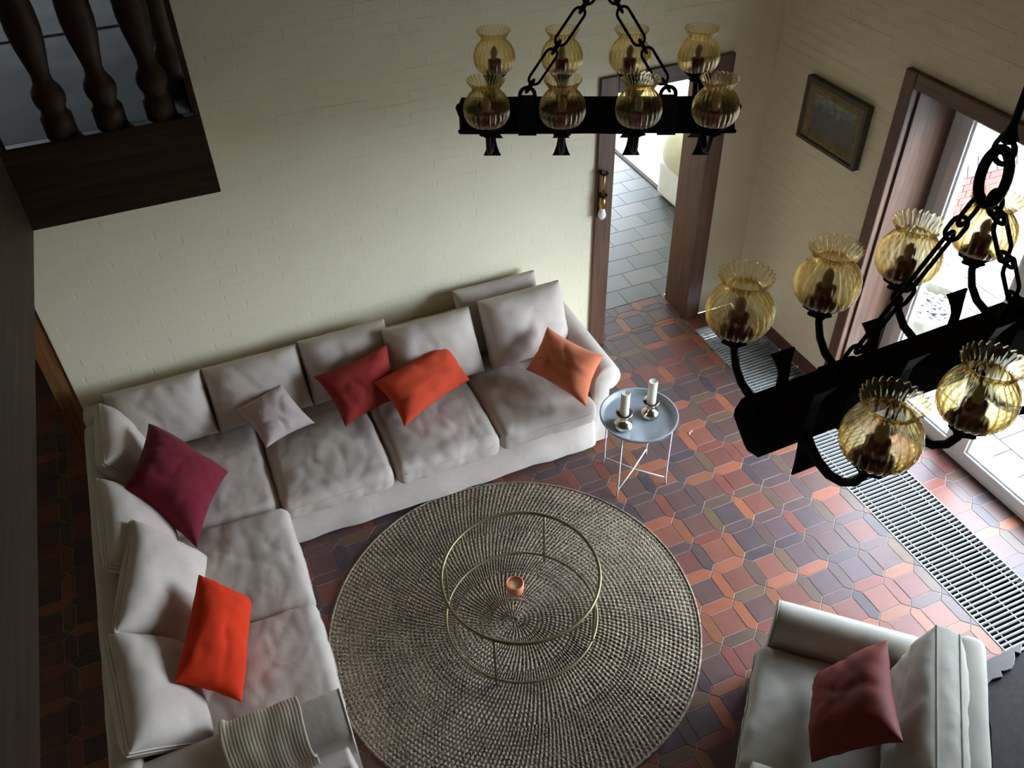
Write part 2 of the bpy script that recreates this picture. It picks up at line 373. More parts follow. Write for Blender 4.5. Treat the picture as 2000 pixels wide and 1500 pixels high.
class MB:
    """collects verts and faces of ONE part"""
    def __init__(s): s.v = []; s.f = []
    def add(s, vs, fs):
        k = len(s.v); s.v += [tuple(v) for v in vs]; s.f += [tuple(i + k for i in f) for f in fs]; return s
    def box(s, x0, x1, y0, y1, z0, z1):
        return s.add([(x0, y0, z0), (x1, y0, z0), (x1, y1, z0), (x0, y1, z0), (x0, y0, z1), (x1, y0, z1), (x1, y1, z1), (x0, y1, z1)],
                     [(0, 3, 2, 1), (4, 5, 6, 7), (0, 1, 5, 4), (1, 2, 6, 5), (2, 3, 7, 6), (3, 0, 4, 7)])
    def tube(s, path, r, n=10, closed=False, caps=True):
        path = [Vector(p) for p in path]; N = len(path)
        rad = r if isinstance(r, (list, tuple)) else [r] * N
        up = None; rings = []
        for i, p in enumerate(path):
            if closed: t = path[(i + 1) % N] - path[i - 1]
            else: t = path[min(i + 1, N - 1)] - path[max(i - 1, 0)]
            t.normalize()
            if up is None:
                a = Vector((0, 0, 1)) if abs(t.z) < 0.9 else Vector((1, 0, 0))
                up = (a - t * a.dot(t)).normalized()
            else:
                up = (up - t * up.dot(t)).normalized()
            b = t.cross(up)
            rings.append([p + (up * math.cos(2 * PI * k / n) + b * math.sin(2 * PI * k / n)) * rad[i] for k in range(n)])
        vs = [v for rg in rings for v in rg]; fs = []
        for i in range(N if closed else N - 1):
            j = (i + 1) % N
            for k in range(n):
                fs.append((i * n + k, i * n + (k + 1) % n, j * n + (k + 1) % n, j * n + k))
        if caps and not closed:
            fs.append(tuple(range(n - 1, -1, -1))); fs.append(tuple((N - 1) * n + k for k in range(n)))
        return s.add(vs, fs)
    def lathe(s, prof, n=32, c=(0, 0, 0), rib=None, cap=True):
        vs = []; fs = []
        for i, (r, z) in enumerate(prof):
            for k in range(n):
                a = 2 * PI * k / n
                rr = r + (rib(i, a) if rib else 0)
                vs.append((c[0] + rr * math.cos(a), c[1] + rr * math.sin(a), c[2] + z))
        for i in range(len(prof) - 1):
            for k in range(n):
                fs.append((i * n + k, i * n + (k + 1) % n, (i + 1) * n + (k + 1) % n, (i + 1) * n + k))
        if cap:
            fs.append(tuple(range(n - 1, -1, -1))); fs.append(tuple((len(prof) - 1) * n + k for k in range(n)))
        return s.add(vs, fs)
    def prism(s, poly, z0, z1):
        n = len(poly)
        vs = [(p[0], p[1], z0) for p in poly] + [(p[0], p[1], z1) for p in poly]
        fs = [tuple(range(n - 1, -1, -1)), tuple(range(n, 2 * n))] + [(i, (i + 1) % n, (i + 1) % n + n, i + n) for i in range(n)]
        return s.add(vs, fs)
    def mesh(s, name, m, smooth=False):
        me = bpy.data.meshes.new(name)
        me.from_pydata(s.v, [], s.f); me.update()
        if m is not None: me.materials.append(m)
        if smooth: me.polygons.foreach_set('use_smooth', [True] * len(me.polygons))
        return me
    def build(s, name, m, parent=None, smooth=False, loc=(0, 0, 0), bevel=0.0, seg=2, rot=None, autosmooth=None):
        me = s.mesh(name, m, smooth)
        o = link(name, me, parent, loc, rot)
        if bevel:
            b = o.modifiers.new('bevel', 'BEVEL'); b.width = bevel; b.segments = seg; b.limit_method = 'ANGLE'
        if autosmooth:
            bm = bmesh.new(); bm.from_mesh(me)
            for e in bm.edges:
                if len(e.link_faces) == 2 and e.calc_face_angle(0) > autosmooth: e.smooth = False
            bm.to_mesh(me); bm.free()
        return o

def xform(mb, mtx, k0=0):
    for i in range(k0, len(mb.v)):
        mb.v[i] = tuple(mtx @ Vector(mb.v[i]))
    return mb

def copy_tree(o, parent=None):
    c = o.copy(); COL.objects.link(c); c.parent = parent
    for ch in o.children: copy_tree(ch, c)
    return c

def noisev(p, s, seed=0.0):
    return noise.noise(Vector((p[0] * s + seed, p[1] * s - seed * 1.7, p[2] * s + seed * 0.3)))

def cushion(name, corners, T, m, parent=None, n=26, e=0.5, k=2.0, pin=0.0, sag=0.0, wr=0.004, ws=9.0, seed=0.0, pipe=None, piper=0.006, gusset=0.0, flat_back=0.0, corner_lift=0.0):
    """stuffed cushion between four seam corners (TL, TR, BR, BL), bulging T/2 to each side"""
    c = [Vector(p) for p in corners]
    nrm = ((c[1] - c[0]) + (c[2] - c[3])).cross((c[3] - c[0]) + (c[2] - c[1])).normalized()
    if nrm.z < 0 or (abs(nrm.z) < 0.15 and nrm.dot(CAM - c[0]) < 0): nrm = -nrm
    vs = []; fs = []; idx = [{}, {}]
    size = ((c[1] - c[0]).length + (c[3] - c[0]).length) / 2
    def P(u, v):
        uu = 0.5 + (u - 0.5) * (1 - pin * (1 - (2 * v - 1) ** 2)); vv = 0.5 + (v - 0.5) * (1 - pin * (1 - (2 * u - 1) ** 2))
        return (c[0] * (1 - uu) + c[1] * uu) * (1 - vv) + (c[3] * (1 - uu) + c[2] * uu) * vv
    edge = []
    for side in (0, 1):
        sg = 1 if side == 0 else -1
        for j in range(n + 1):
            for i in range(n + 1):
                u, v = i / n, j / n
                # denser sampling near the seams
                u = 0.5 - 0.5 * math.cos(PI * u) * (0.55 + 0.45 * abs(math.cos(PI * u))) if True else u
                v = 0.5 - 0.5 * math.cos(PI * v) * (0.55 + 0.45 * abs(math.cos(PI * v))) if True else v
                bd = i in (0, n) or j in (0, n)
                if bd and side == 1 and not gusset:
                    idx[1][(i, j)] = idx[0][(i, j)]; continue
                p = P(u, v)
                a = max(0.0, 1 - abs(2 * u - 1) ** (2 * k)); b = max(0.0, 1 - abs(2 * v - 1) ** (2 * k))
                t = T / 2 * (a * b) ** e
                if side == 1: t *= (1 - flat_back)
                w = noisev(p, ws, seed) + 0.5 * noisev(p, ws * 2.3, seed + 3)
                # folds that run in from the seams
                du = min(u, 1 - u); dv = min(v, 1 - v)
                f = math.exp(-min(du, dv) * 7)
                w2 = noisev((u * 9, v * 9, seed), 1.0) if min(du, dv) > 0 else 0
                mid = (a * b) ** 0.3
                # ridged creases
                rg = 1 - abs(noisev(p, ws * 0.9, seed + 11)) * 5
                cr = max(0.0, rg) ** 2
                t += (wr * w + wr * 1.2 * f * w2 - wr * 0.9 * cr) * mid
                g = gusset / 2
                q = p + nrm * sg * (t + g)
                q.z -= sag * math.sin(PI * u) * (1 - v)
                idx[side][(i, j)] = len(vs); vs.append(q)
    for side in (0, 1):
        for j in range(n):
            for i in range(n):
                d = idx[side]
                q = (d[(i, j)], d[(i + 1, j)], d[(i + 1, j + 1)], d[(i, j + 1)])
                fs.append(q if side == 0 else q[::-1])
    per = [(i, 0) for i in range(n)] + [(n, j) for j in range(n)] + [(n - i, n) for i in range(n)] + [(0, n - j) for j in range(n)]
    if gusset:
        ctr = (c[0] + c[1] + c[2] + c[3]) / 4
        NG = 5; rows = []
        for q in per:
            A_, B_ = vs[idx[0][q]], vs[idx[1][q]]
            out = (A_ + B_) / 2 - ctr; out -= nrm * out.dot(nrm); out.normalize()
            ring = [idx[0][q]]
            for g_i in range(1, NG):
                t_ = g_i / NG; p = A_.lerp(B_, t_)
                w = math.sin(PI * t_) * (gusset * 0.10 + gusset * 0.11 * noisev((p.x * 3.2, p.y * 3.2, p.z * 3.2), 9.0, seed) + gusset * 0.05 * noisev(p, 60, seed + 4))
                ring.append(len(vs)); vs.append(p + out * w)
            ring.append(idx[1][q]); rows.append(ring)
        for r0, r1 in zip(rows, rows[1:] + rows[:1]):
            for g_i in range(NG): fs.append((r1[g_i], r0[g_i], r0[g_i + 1], r1[g_i + 1]))
    mb = MB(); mb.add(vs, fs)
    o = mb.build(name, m, parent, smooth=True)
    bm = bmesh.new(); bm.from_mesh(o.data); bmesh.ops.recalc_face_normals(bm, faces=bm.faces); bm.to_mesh(o.data); bm.free()
    if pipe:
        for side in ((0, 1) if gusset else (0,)):
            pts = [vs[idx[side][q]] for q in per]
            pm = MB(); pm.tube(pts, piper, 6, closed=True)
            pm.build('piping', pipe, o, smooth=True)
    return o

# ================================================================== THE SETTING
def struct(o):
    o['kind'] = 'structure'; return o

def clip(poly, x0, x1, y0, y1):
    for ax, lim, sg in ((0, x0, 1), (0, x1, -1), (1, y0, 1), (1, y1, -1)):
        out = []
        for i in range(len(poly)):
            a, b = poly[i - 1], poly[i]
            da, db = sg * (a[ax] - lim), sg * (b[ax] - lim)
            if (da >= 0) != (db >= 0):
                t = da / (da - db); out.append((a[0] + (b[0] - a[0]) * t, a[1] + (b[1] - a[1]) * t))
            if db >= 0: out.append(b)
        poly = out
        if len(poly) < 3: return []
    return poly

def parea(p):
    return abs(sum(p[i - 1][0] * p[i][1] - p[i][0] * p[i - 1][1] for i in range(len(p)))) / 2

def slab(poly, z0, z1, ch):
    """flat tile with a chamfered upper edge"""
    n = len(poly); cx = sum(p[0] for p in poly) / n; cy = sum(p[1] for p in poly) / n
    def ins(p):
        d = Vector((cx - p[0], cy - p[1])); L = d.length or 1; d *= min(ch * 1.4, L * 0.5) / L
        return (p[0] + d.x, p[1] + d.y)
    top = [ins(p) for p in poly]
    vs = [(p[0], p[1], z0) for p in poly] + [(p[0], p[1], z1 - ch) for p in poly] + [(p[0], p[1], z1) for p in top]
    fs = [tuple(range(2 * n, 3 * n))]
    for i in range(n):
        j = (i + 1) % n
        fs.append((i, j, n + j, n + i)); fs.append((n + i, n + j, 2 * n + j, 2 * n + i))
    return vs, fs

# ---- floor: square terracotta tiles framed by pointed picket tiles
floor = empty('floor', (0, 0, 0)); struct(floor)
tag(floor, 'red and purple brown terracotta tile floor of squares framed by pointed picket tiles')
PIT, HS, HB = 0.2163, 0.0735, 0.0345
JX, JY = 3.042, 1.752
GX0, GX1, GY0, GY1 = 3.297, 3.742, 1.12, 4.385
REG = [(XL, GX0, YF, YW), (GX0, GX1, GY1, YW), (GX0, XW, YF, GY0), (GX1 + 0.002, 4.13, 0.62, 3.37), (2.58, 3.33, YW, 4.9), (XL, -1.0, YW, 7.4)]
grb = MB()
for (a, b, c_, d_) in REG: grb.box(a, b, c_, d_, -0.05, -0.0025)
grb.build('grout_bed', MT['grout'], floor)
sq = [(-HS, -HS), (HS, -HS), (HS, HS), (-HS, HS)]
g_ = 0.0018
sqp = [(x * (1 - g_ / HS), y * (1 - g_ / HS)) for x, y in sq]
hb = HB - g_; tip = PIT / 2 - g_ * 1.6; sh = PIT / 2 - HB - g_ * 0.3
bx = [(-tip, 0), (-sh, -hb), (sh, -hb), (tip, 0), (sh, hb), (-sh, hb)]
by = [(-y, x) for x, y in bx]
ME_SQ = MB().add(*slab(sqp, -0.012, 0, 0.0015)).mesh('square_tile', MT['tile'])
ME_BX = MB().add(*slab(bx, -0.012, 0, 0.0015)).mesh('picket_tile', MT['bar'])
ME_BY = MB().add(*slab(by, -0.012, 0, 0.0015)).mesh('picket_tile', MT['bar'])

def hidden_floor(x, y):
    if math.hypot(x - 1.0, y - 2.56) < 0.93: return True
    if -0.93 < x < 2.0 and 3.7 < y < 4.5: return True
    if -0.9 < x < -0.06 and 1.9 < y < 4.5: return True
    px, py, w = proj((x, y, 0))
    if w < 0.3 or px < 70 or px > 2010 or py < 90 or py > 1520: return True
    if y > YW + 0.02 and px > 400 and (px < 1150 or px > 1330): return True
    return False
cand = {'square_tile': [], 'picket_tile': []}
rest = {'square_tile': MB(), 'picket_tile': MB()}
i0, i1 = int((XL - JX) / PIT) - 2, int((4.2 - JX) / PIT) + 2
j0, j1 = int((YF - JY) / PIT) - 2, int((7.5 - JY) / PIT) + 2
for i in range(i0, i1):
    for j in range(j0, j1):
        for kind, me, poly, ox, oy in (('square_tile', ME_SQ, sqp, 0.5, 0.5), ('picket_tile', ME_BX, bx, 0.5, 0), ('picket_tile', ME_BY, by, 0, 0.5)):
            cx, cy = JX + (i + ox) * PIT, JY + (j + oy) * PIT
            full = parea(poly)
            for (a, b, c_, d_) in REG:
                if cx + 0.12 < a or cx - 0.12 > b or cy + 0.12 < c_ or cy - 0.12 > d_: continue
                p = clip([(x + cx, y + cy) for x, y in poly], a + 0.001, b - 0.001, c_ + 0.001, d_ - 0.001)
                if not p or parea(p) < 0.0003: continue
                whole = parea(p) > full * 0.999
                vis = not hidden_floor(cx, cy)
                w = proj((cx, cy, 0))[2]
                cand[kind].append(((0 if vis else 1, max(w, 0.01) ** 2 / parea(p)), cx, cy, me if whole else None, p))
for kind in cand:
    L = sorted(cand[kind], key=lambda t: t[0])
    for q, (key, cx, cy, me, p) in enumerate(L):
        dz = random.uniform(-0.0006, 0.0006)
        if q < 296 and key[0] == 0:
            if me is None:
                pl = [(x - cx, y - cy) for x, y in p]
                me = MB().add(*slab(pl, -0.012, 0, 0.0012)).mesh(kind, MT['tile' if kind == 'square_tile' else 'bar'])
            o = link(kind, me, floor, (cx, cy, dz))
            o.rotation_euler = (random.uniform(-0.003, 0.003), random.uniform(-0.003, 0.003), 0)
        else:
            vs, fs = slab(p, -0.012, dz, 0.0012)
            rest[kind].add(vs, fs)
for kind, mkey in (('square_tile', 'tile'), ('picket_tile', 'bar')):
    tag(rest[kind].build(kind, MT[mkey], floor), kind='stuff')

# ---- painted brick walls
CO, BL, JT = 0.0633, 0.25, 0.006
def brick_wall(name, axis, u0, u1, z0, z1, holes, face, back, vis_n=290, label=None):
    """axis 'x': runs along x, faces -y at y = face; axis 'y': runs along y, faces -x at x = face"""
    wall = empty(name, (0, 0, 0)); struct(wall); tag(wall, label)
    def box_pts(a, b, c0, c1, d0, d1):
        # a..b along the wall, c depth, d height
        return (a, b, c0, c1, d0, d1) if axis == 'x' else (c0, c1, a, b, d0, d1)
    core = MB()
    # core split around the holes
    us = sorted({u0, u1, *[h[0] for h in holes], *[h[1] for h in holes]})
    for a, b in zip(us, us[1:]):
        hs = [h for h in holes if h[0] <= a + 1e-6 and h[1] >= b - 1e-6]
        zs = z0
        for h in sorted(hs, key=lambda t: t[2]):
            if h[2] > zs: core.box(*box_pts(a, b, face + 0.0008, back, zs, h[2]))
            zs = h[3]
        if zs < z1: core.box(*box_pts(a, b, face + 0.0008, back, zs, z1))
    core.build('mortar', MT['paint'], wall)
    L = []
    rows = int((z1 - z0) / CO) + 1
    for r_ in range(rows):
        za, zb = z0 + r_ * CO, min(z0 + (r_ + 1) * CO - JT, z1)
        if zb - za < 0.01: continue
        off = (r_ % 2) * BL / 2 + random.uniform(-0.02, 0.02)
        k = int((u0 - off) / BL) - 1
        while True:
            a, b = off + k * BL, off + (k + 1) * BL - JT
            k += 1
            if a > u1: break
            segs = [(max(a, u0), min(b, u1))]
            for h in holes:
                if zb > h[2] + 0.005 and za < h[3] - 0.005:
                    ns = []
                    for s_ in segs:
                        if s_[1] <= h[0] or s_[0] >= h[1]: ns.append(s_)
                        else:
                            if s_[0] < h[0]: ns.append((s_[0], h[0]))
                            if s_[1] > h[1]: ns.append((h[1], s_[1]))
                    segs = ns
            for (p0, p1) in segs:
                if p1 - p0 > 0.015: L.append((p0, p1, za, zb))
    def brick_geo(p0, p1, za, zb, dep):
        ch = 0.005
        A = [(p0, 0.004, za), (p1, 0.004, za), (p1, 0.004, zb), (p0, 0.004, zb)]
        B = [(p0 + ch, -dep, za + ch), (p1 - ch, -dep, za + ch), (p1 - ch, -dep, zb - ch), (p0 + ch, -dep, zb - ch)]
        vs = A + B
        if axis == 'y': vs = [(v[1], v[0], v[2]) for v in vs]
        fs = [(4, 5, 6, 7)] + [(i, (i + 1) % 4, 4 + (i + 1) % 4, 4 + i) for i in range(4)]
        if axis == 'y': fs = [f[::-1] for f in fs]
        return vs, fs
    def c3(t):
        u, z = (t[0] + t[1]) / 2, (t[2] + t[3]) / 2
        return (u, face, z) if axis == 'x' else (face, u, z)
    def rank(t):
        px, py, w = proj(c3(t))
        inside = w > 0.2 and -20 < px < 2020 and -20 < py < 1520
        if inside and axis == 'x' and px < 432 and py < 460 - 0.21 * (px - 66) and px < 325 + 0.28 * py: inside = False
        return (0 if inside else 1, w)
    L.sort(key=rank)
    shared = {}
    joined = MB()
    for q, t in enumerate(L):
        dep = random.uniform(-0.0004, 0.0006)
        if q < vis_n and rank(t)[0] == 0:
            u, z = (t[0] + t[1]) / 2, (t[2] + t[3]) / 2
            lu, lz = round((t[1] - t[0]) / 2, 3), round((t[3] - t[2]) / 2, 4)
            if (lu, lz) not in shared:
                shared[(lu, lz)] = MB().add(*brick_geo(-lu, lu, -lz, lz, 0)).mesh('brick', MT['paint'])
            loc = (u, face - dep, z) if axis == 'x' else (face - dep, u, z)
            o = link('brick', shared[(lu, lz)], wall, loc)
            rt = random.uniform(-0.004, 0.004)
            o.rotation_euler = (rt, 0, rt) if axis == 'x' else (0, rt, rt)
        else:
            vs, fs = brick_geo(*t, dep)
            vs = [(v[0], v[1] + face, v[2]) for v in vs] if axis == 'x' else [(v[0] + face, v[1], v[2]) for v in vs]
            joined.add(vs, fs)
    if joined.v: tag(joined.build('brick', MT['paint'], wall), kind='stuff')
    return wall

GZ0, GZ1, GYF, GXR, GXS = 2.40, 2.735, 3.466, 0.117, -0.608
HALLX = 0.075                                # right side of the upper hall opening above the landing
DX0, DX1, DZ = 2.575, 3.335, 1.975          # doorway in the back wall
WEND = -0.955                                # left end of the back wall
brick_wall('wall_back', 'x', WEND, XW + 0.3, 0, ZC, [(DX0, DX1, 0, DZ), (WEND, HALLX, GZ1 - 0.05, 4.85)], YW, YW + 0.28, label='cream painted brick wall behind the corner sofa')
PY0, PY1, PZ = 0.62, 3.375, 2.215            # patio door opening in the right wall
brick_wall('wall_right', 'y', YF, YW, 0, ZC, [(PY0, PY1, 0, PZ)], XW, XW + 0.3, label='cream painted brick wall with the patio door')

wl = MB(); wl.box(XL - 0.2, XL, YF - 0.2, 7.6, 0, ZC)
struct(wl.build('wall_left', MT['plaster']))
wf = MB()
wf.box(XL, XW + 0.3, YF - 0.2, YF, 0, ZC)
struct(wf.build('wall_front', MT['plaster']))
we = MB(); we.box(XL, -0.9, 7.4, 7.6, 0, 3.4); we.box(-1.0, -0.9, YW + 0.28, 7.4, 0, 2.41)
we.box(XL, -2.0, 7.4, 7.6, 3.4, ZC); we.box(-0.9, 0.18, 7.4, 7.6, 2.41, 3.4); we.box(-1.2, 0.18, 7.4, 7.6, 3.4, ZC); we.box(-2.0, -1.2, 7.4, 7.6, 4.1, ZC)
we.box(HALLX + 0.001, 0.18, YW + 0.281, 7.4, 2.41, ZC)
struct(we.build('wall_passage', MT['plaster']))
ce = MB(); ce.box(XL - 0.2, XW + 0.3, YF - 0.2, 7.6, ZC, ZC + 0.1)
struct(ce.build('ceiling', MT['ceil']))
# ---- doorway in the back wall
def board(name, mb, m, parent=None, bevel=0.004):
    return mb.build(name, m, parent, bevel=bevel)
t1 = empty('trim_1', (0, 0, 0)); struct(t1); tag(t1, 'red brown wooden frame of the doorway to the next room')
board('casing', MB().box(2.463, 2.585, YW - 0.025, YW + 0.02, 0, 2.07), MT['trim'], t1)
board('casing', MB().box(3.30, 3.42, YW - 0.025, YW + 0.02, 0, 2.07), MT['trim'], t1)
board('head_casing', MB().box(2.586, 3.299, YW - 0.025, YW + 0.02, 1.96, 2.07), wood('red_brown_lintel_wood', (0.075, 0.036, 0.020), (0.15, 0.075, 0.042), 'x', 0.4), t1)
board('jamb', MB().box(2.56, 2.60, YW + 0.021, YW + 0.30, 0, 1.975), MT['darkdoor'], t1, 0.002)
board('jamb', MB().box(3.31, 3.345, YW + 0.021, YW + 0.30, 0, 1.975), MT['darkdoor'], t1, 0.002)
board('head_jamb', MB().box(2.601, 3.309, YW + 0.021, YW + 0.30, 1.955, 1.99), MT['darkdoor'], t1, 0.002)
# end of the back wall: orange brown post of the passage opening
t2 = empty('trim_2', (0, 0, 0)); struct(t2); tag(t2, 'orange brown wooden post closing the left end of the brick wall')
board('post', MB().box(WEND - 0.115, WEND, YW + 0.01, YW + 0.27, 0, 2.395), MT['orangewood'], t2)

# ---- baseboard on the right wall (brown tiles)
bb = empty('baseboard_right', (0, 0, 0)); struct(bb); tag(bb, 'brown glazed skirting tiles along the right wall')
y = YW - 0.004
while y > PY1 + 0.09:
    y2 = max(y - 0.215, PY1 + 0.088)
    MB().box(XW - 0.018, XW + 0.001, y2 + 0.003, y, 0, 0.105).build('skirting_tile', MT['skirt'], bb, bevel=0.003)
    y = y2

# ---- patio door
d1 = empty('door_1', (0, 0, 0)); struct(d1); tag(d1, 'white framed glass patio door set in a brown wooden surround')
board('casing', MB().box(XW - 0.03, XW + 0.02, PY1 - 0.005, 3.455, 0, 2.30), MT['trim'], d1, 0.008)
board('head_casing', MB().box(XW - 0.03, XW + 0.02, PY0 - 0.08, PY1 - 0.006, 2.21, 2.30), MT['trimh'], d1, 0.008)
board('lining', MB().box(XW + 0.021, 4.095, PY1 - 0.02, PY1 + 0.02, 0, 2.215), MT['lining'], d1, 0.003)
board('head_lining', MB().box(XW + 0.021, 4.095, PY0, PY1 - 0.021, 2.195, 2.23), MT['trimh'], d1, 0.003)
board('lining', MB().box(XW + 0.021, 4.095, PY0 - 0.02, PY0 + 0.02, 0, 2.194), MT['lining'], d1, 0.003)
FX0, FX1 = 4.09, 4.17
fr = MB()
fr.box(FX0 + 0.006, FX1, 3.285, PY1 + 0.03, 0.0, 2.2); fr.box(FX0, FX1, PY0, PY0 + 0.08, 0.0, 2.2)
fr.box(FX0, FX1, PY0 + 0.08, 3.285, 2.12, 2.2); fr.box(FX0 - 0.01, FX1 + 0.03, PY0 + 0.08, 3.285, 0.0, 0.03)
fr.build('outer_frame', MT['white'], d1, bevel=0.004)
def leaf(ya, yb):
    lf = MB()
    lf.box(FX0 - 0.02, FX1 - 0.02, ya, ya + 0.075, 0.032, 2.118); lf.box(FX0 - 0.02, FX1 - 0.02, yb - 0.075, yb, 0.032, 2.118)
    lf.box(FX0 - 0.02, FX1 - 0.02, ya + 0.075, yb - 0.075, 0.032, 0.115); lf.box(FX0 - 0.02, FX1 - 0.02, ya + 0.075, yb - 0.075, 2.04, 2.118)
    o = lf.build('leaf_frame', MT['white'], d1, bevel=0.006)
    MB().box(FX0 + 0.018, FX0 + 0.03, ya + 0.07, yb - 0.07, 0.11, 2.045).build('pane', MT['pane'], o)
    b = MB()
    for (p, q, r_, s_) in ((ya + 0.075, ya + 0.09, 0.115, 2.04), (yb - 0.09, yb - 0.075, 0.115, 2.04)): b.box(FX0 - 0.004, FX0 + 0.017, p, q, r_, s_)
    b.box(FX0 - 0.004, FX0 + 0.017, ya + 0.09, yb - 0.09, 0.115, 0.13); b.box(FX0 - 0.004, FX0 + 0.017, ya + 0.09, yb - 0.09, 2.025, 2.04)
    b.build('glazing_bead', MT['white'], o)
    return o
leaf(2.545, 3.28)
leaf(1.62, 2.54)
leaf(0.705, 1.615)
h = MB(); h.tube([(FX0 - 0.02, 2.5, 1.02), (FX0 - 0.07, 2.5, 1.02), (FX0 - 0.07, 2.4, 1.02)], 0.009, 8)
h.build('door_handle', MT['alu'], d1, smooth=True)

# ---- floor grate over the convector duct
gr = empty('floor_grate', ((GX0 + GX1) / 2, (GY0 + GY1) / 2, 0))
tag(gr, 'long aluminium convector grate sunk in the tile floor by the patio door', 'grate')
gw, gl = (GX1 - GX0) / 2, (GY1 - GY0) / 2
f = MB()
f.box(-gw, -gw + 0.006, -gl, gl, -0.04, 0.003); f.box(gw - 0.006, gw, -gl, gl, -0.04, 0.003)
f.box(-gw + 0.006, gw - 0.006, -gl, -gl + 0.006, -0.04, 0.003); f.box(-gw + 0.006, gw - 0.006, gl - 0.006, gl, -0.04, 0.003)
f.build('edge_frame', MT['alu'], gr)
MB().box(-gw + .002, gw - .002, -gl + .002, gl - .002, -0.14, -0.13).build('duct_floor', MT['pit'], gr)
dw = MB()
dw.box(-gw + .001, -gw + 0.004, -gl, gl, -0.14, -0.041); dw.box(gw - 0.004, gw - .001, -gl, gl, -0.14, -0.041)
dw.build('duct_wall', MT['pit'], gr)
nb = 114
bar_me = MB().box(-gw + 0.007, gw - 0.007, -0.0028, 0.0028, -0.02, 0.002).mesh('bar', MT['alu'])
for k in range(nb):
    link('bar', bar_me, gr, (0, -gl + 0.006 + (2 * gl - 0.012) * (k + 0.5) / nb, 0))
for q in (-0.72, 0.0, 0.72):
    MB().tube([(gw * q, -gl + 0.01, -0.009), (gw * q, gl - 0.01, -0.009)], 0.0035, 6).build('tie_rod', MT['alu'], gr)

# ---- gallery: landing and side gallery with dark oak fascia and balusters
gal = empty('gallery', (0, 0, 0)); struct(gal); tag(gal, 'dark oak gallery with turned balusters and a blue grey carpet')
board('front_fascia', MB().box(GXS - 0.035, GXR, GYF, GYF + 0.045, GZ0, GZ1), MT['gal'], gal, 0.004)
board('end_fascia', MB().box(GXR - 0.04, GXR, GYF + 0.046, YW - 0.003, GZ0, GZ1), MT['gal'], gal, 0.004)
board('side_fascia', MB().box(GXS - 0.045, GXS, -0.5, GYF - 0.001, GZ0, GZ1 + 0.02), MT['galside'], gal, 0.004)
board('near_fascia', MB().box(GXS, XW - 0.005, -0.545, -0.5, GZ0, GZ1), MT['gal'], gal, 0.004)
sl = MB(); sl.box(GXS - 0.03, GXR - 0.041, GYF + 0.046, YW - 0.003, GZ0 + 0.02, GZ1 - 0.012)
sl.box(XL + .003, GXS - 0.046, -0.5, YW - 0.003, GZ0 + 0.02, GZ1 - 0.012); sl.box(XL + .003, -1.02, YW - 0.003, 7.39, GZ0 + 0.02, GZ1 - 0.012); sl.box(-1.02, HALLX - 0.001, YW - 0.003, 7.39, GZ0 + 0.02, GZ1 - 0.012); sl.box(XL + .003, XW - 0.005, YF + .003, -0.546, GZ0 + 0.02, GZ1 - 0.012)
sl.build('floor_slab', MT['plaster'], gal)
cp = MB(); cp.box(GXS - 0.03, GXR - 0.041, GYF + 0.046, YW - 0.003, GZ1 - 0.012, GZ1)
cp.build('carpet', MT['carpet'], gal)
cp = MB(); cp.box(XL + .003, GXS - 0.046, -0.5, YW - 0.003, GZ1 - 0.012, GZ1)
cp.build('carpet', MT['carpet'], gal)
cp = MB(); cp.box(XL + .003, HALLX - 0.001, YW - 0.003, YW + 0.12, GZ1 - 0.012, GZ1)
cp.build('carpet', MT['carpet'], gal)
cp = MB(); cp.box(XL + .003, HALLX - 0.001, YW + 0.121, 7.39, GZ1 - 0.012, GZ1 + 0.008)
cp.build('carpet_step', MT['carpet'], gal, bevel=0.005)
bal = [(0.052, 0), (0.052, 0.075), (0.044, 0.085), (0.040, 0.10), (0.05, 0.125), (0.053, 0.15), (0.048, 0.175), (0.033, 0.20), (0.030, 0.225), (0.037, 0.27), (0.048, 0.33), (0.054, 0.39), (0.053, 0.45), (0.046, 0.53), (0.036, 0.62), (0.029, 0.69), (0.04, 0.71), (0.042, 0.73), (0.03, 0.75), (0.05, 0.775), (0.05, 0.84)]
bal_me = MB().lathe([(r_ * 1.1, z) for r_, z in bal], 20).mesh('baluster', MT['baluster'], True)
spots = [(-0.385, GYF + 0.06), (-0.205, GYF + 0.06), (-0.02, GYF + 0.06)] + [(GXR - 0.055, GYF + 0.06 + 0.19 * k) for k in (1, 2, 3, 4, 5)]
spots += [(GXS - 0.06, GYF - 0.17 - 0.19 * k) for k in range(20)]
for (bx_, by_) in spots: link('baluster', bal_me, gal, (bx_, by_, GZ1 - 0.001))
nw = [(0.05, 0), (0.05, 0.98), (0.056, 0.99), (0.056, 1.01), (0.03, 1.03), (0.045, 1.07), (0.03, 1.11), (0.0, 1.115)]
MB().lathe(nw, 20).build('newel_post', MT['baluster'], gal, smooth=True, loc=(GXS - 0.03, GYF + 0.03, GZ1))
board('end_board', MB().box(GXR - 0.022, GXR, GYF + 0.002, YW - 0.003, GZ1 + 0.0005, GZ1 + 0.07), MT['gal'], gal, 0.002)
board('corner_stile', MB().box(GXR - 0.022, GXR, GYF + 0.002, GYF + 0.045, GZ1 + 0.07, GZ1 + 0.84), MT['baluster'], gal, 0.002)
rl = MB()
rl.box(GXS - 0.05, GXR, GYF + 0.02, GYF + 0.10, GZ1 + 0.838, GZ1 + 0.9); rl.box(GXR - 0.095, GXR - 0.015, GYF + 0.101, YW - 0.003, GZ1 + 0.838, GZ1 + 0.9)
rl.box(GXS - 0.10, GXS - 0.02, -0.5, GYF - 0.02, GZ1 + 0.838, GZ1 + 0.9)
rl.build('handrail', MT['baluster'], gal, bevel=0.01)

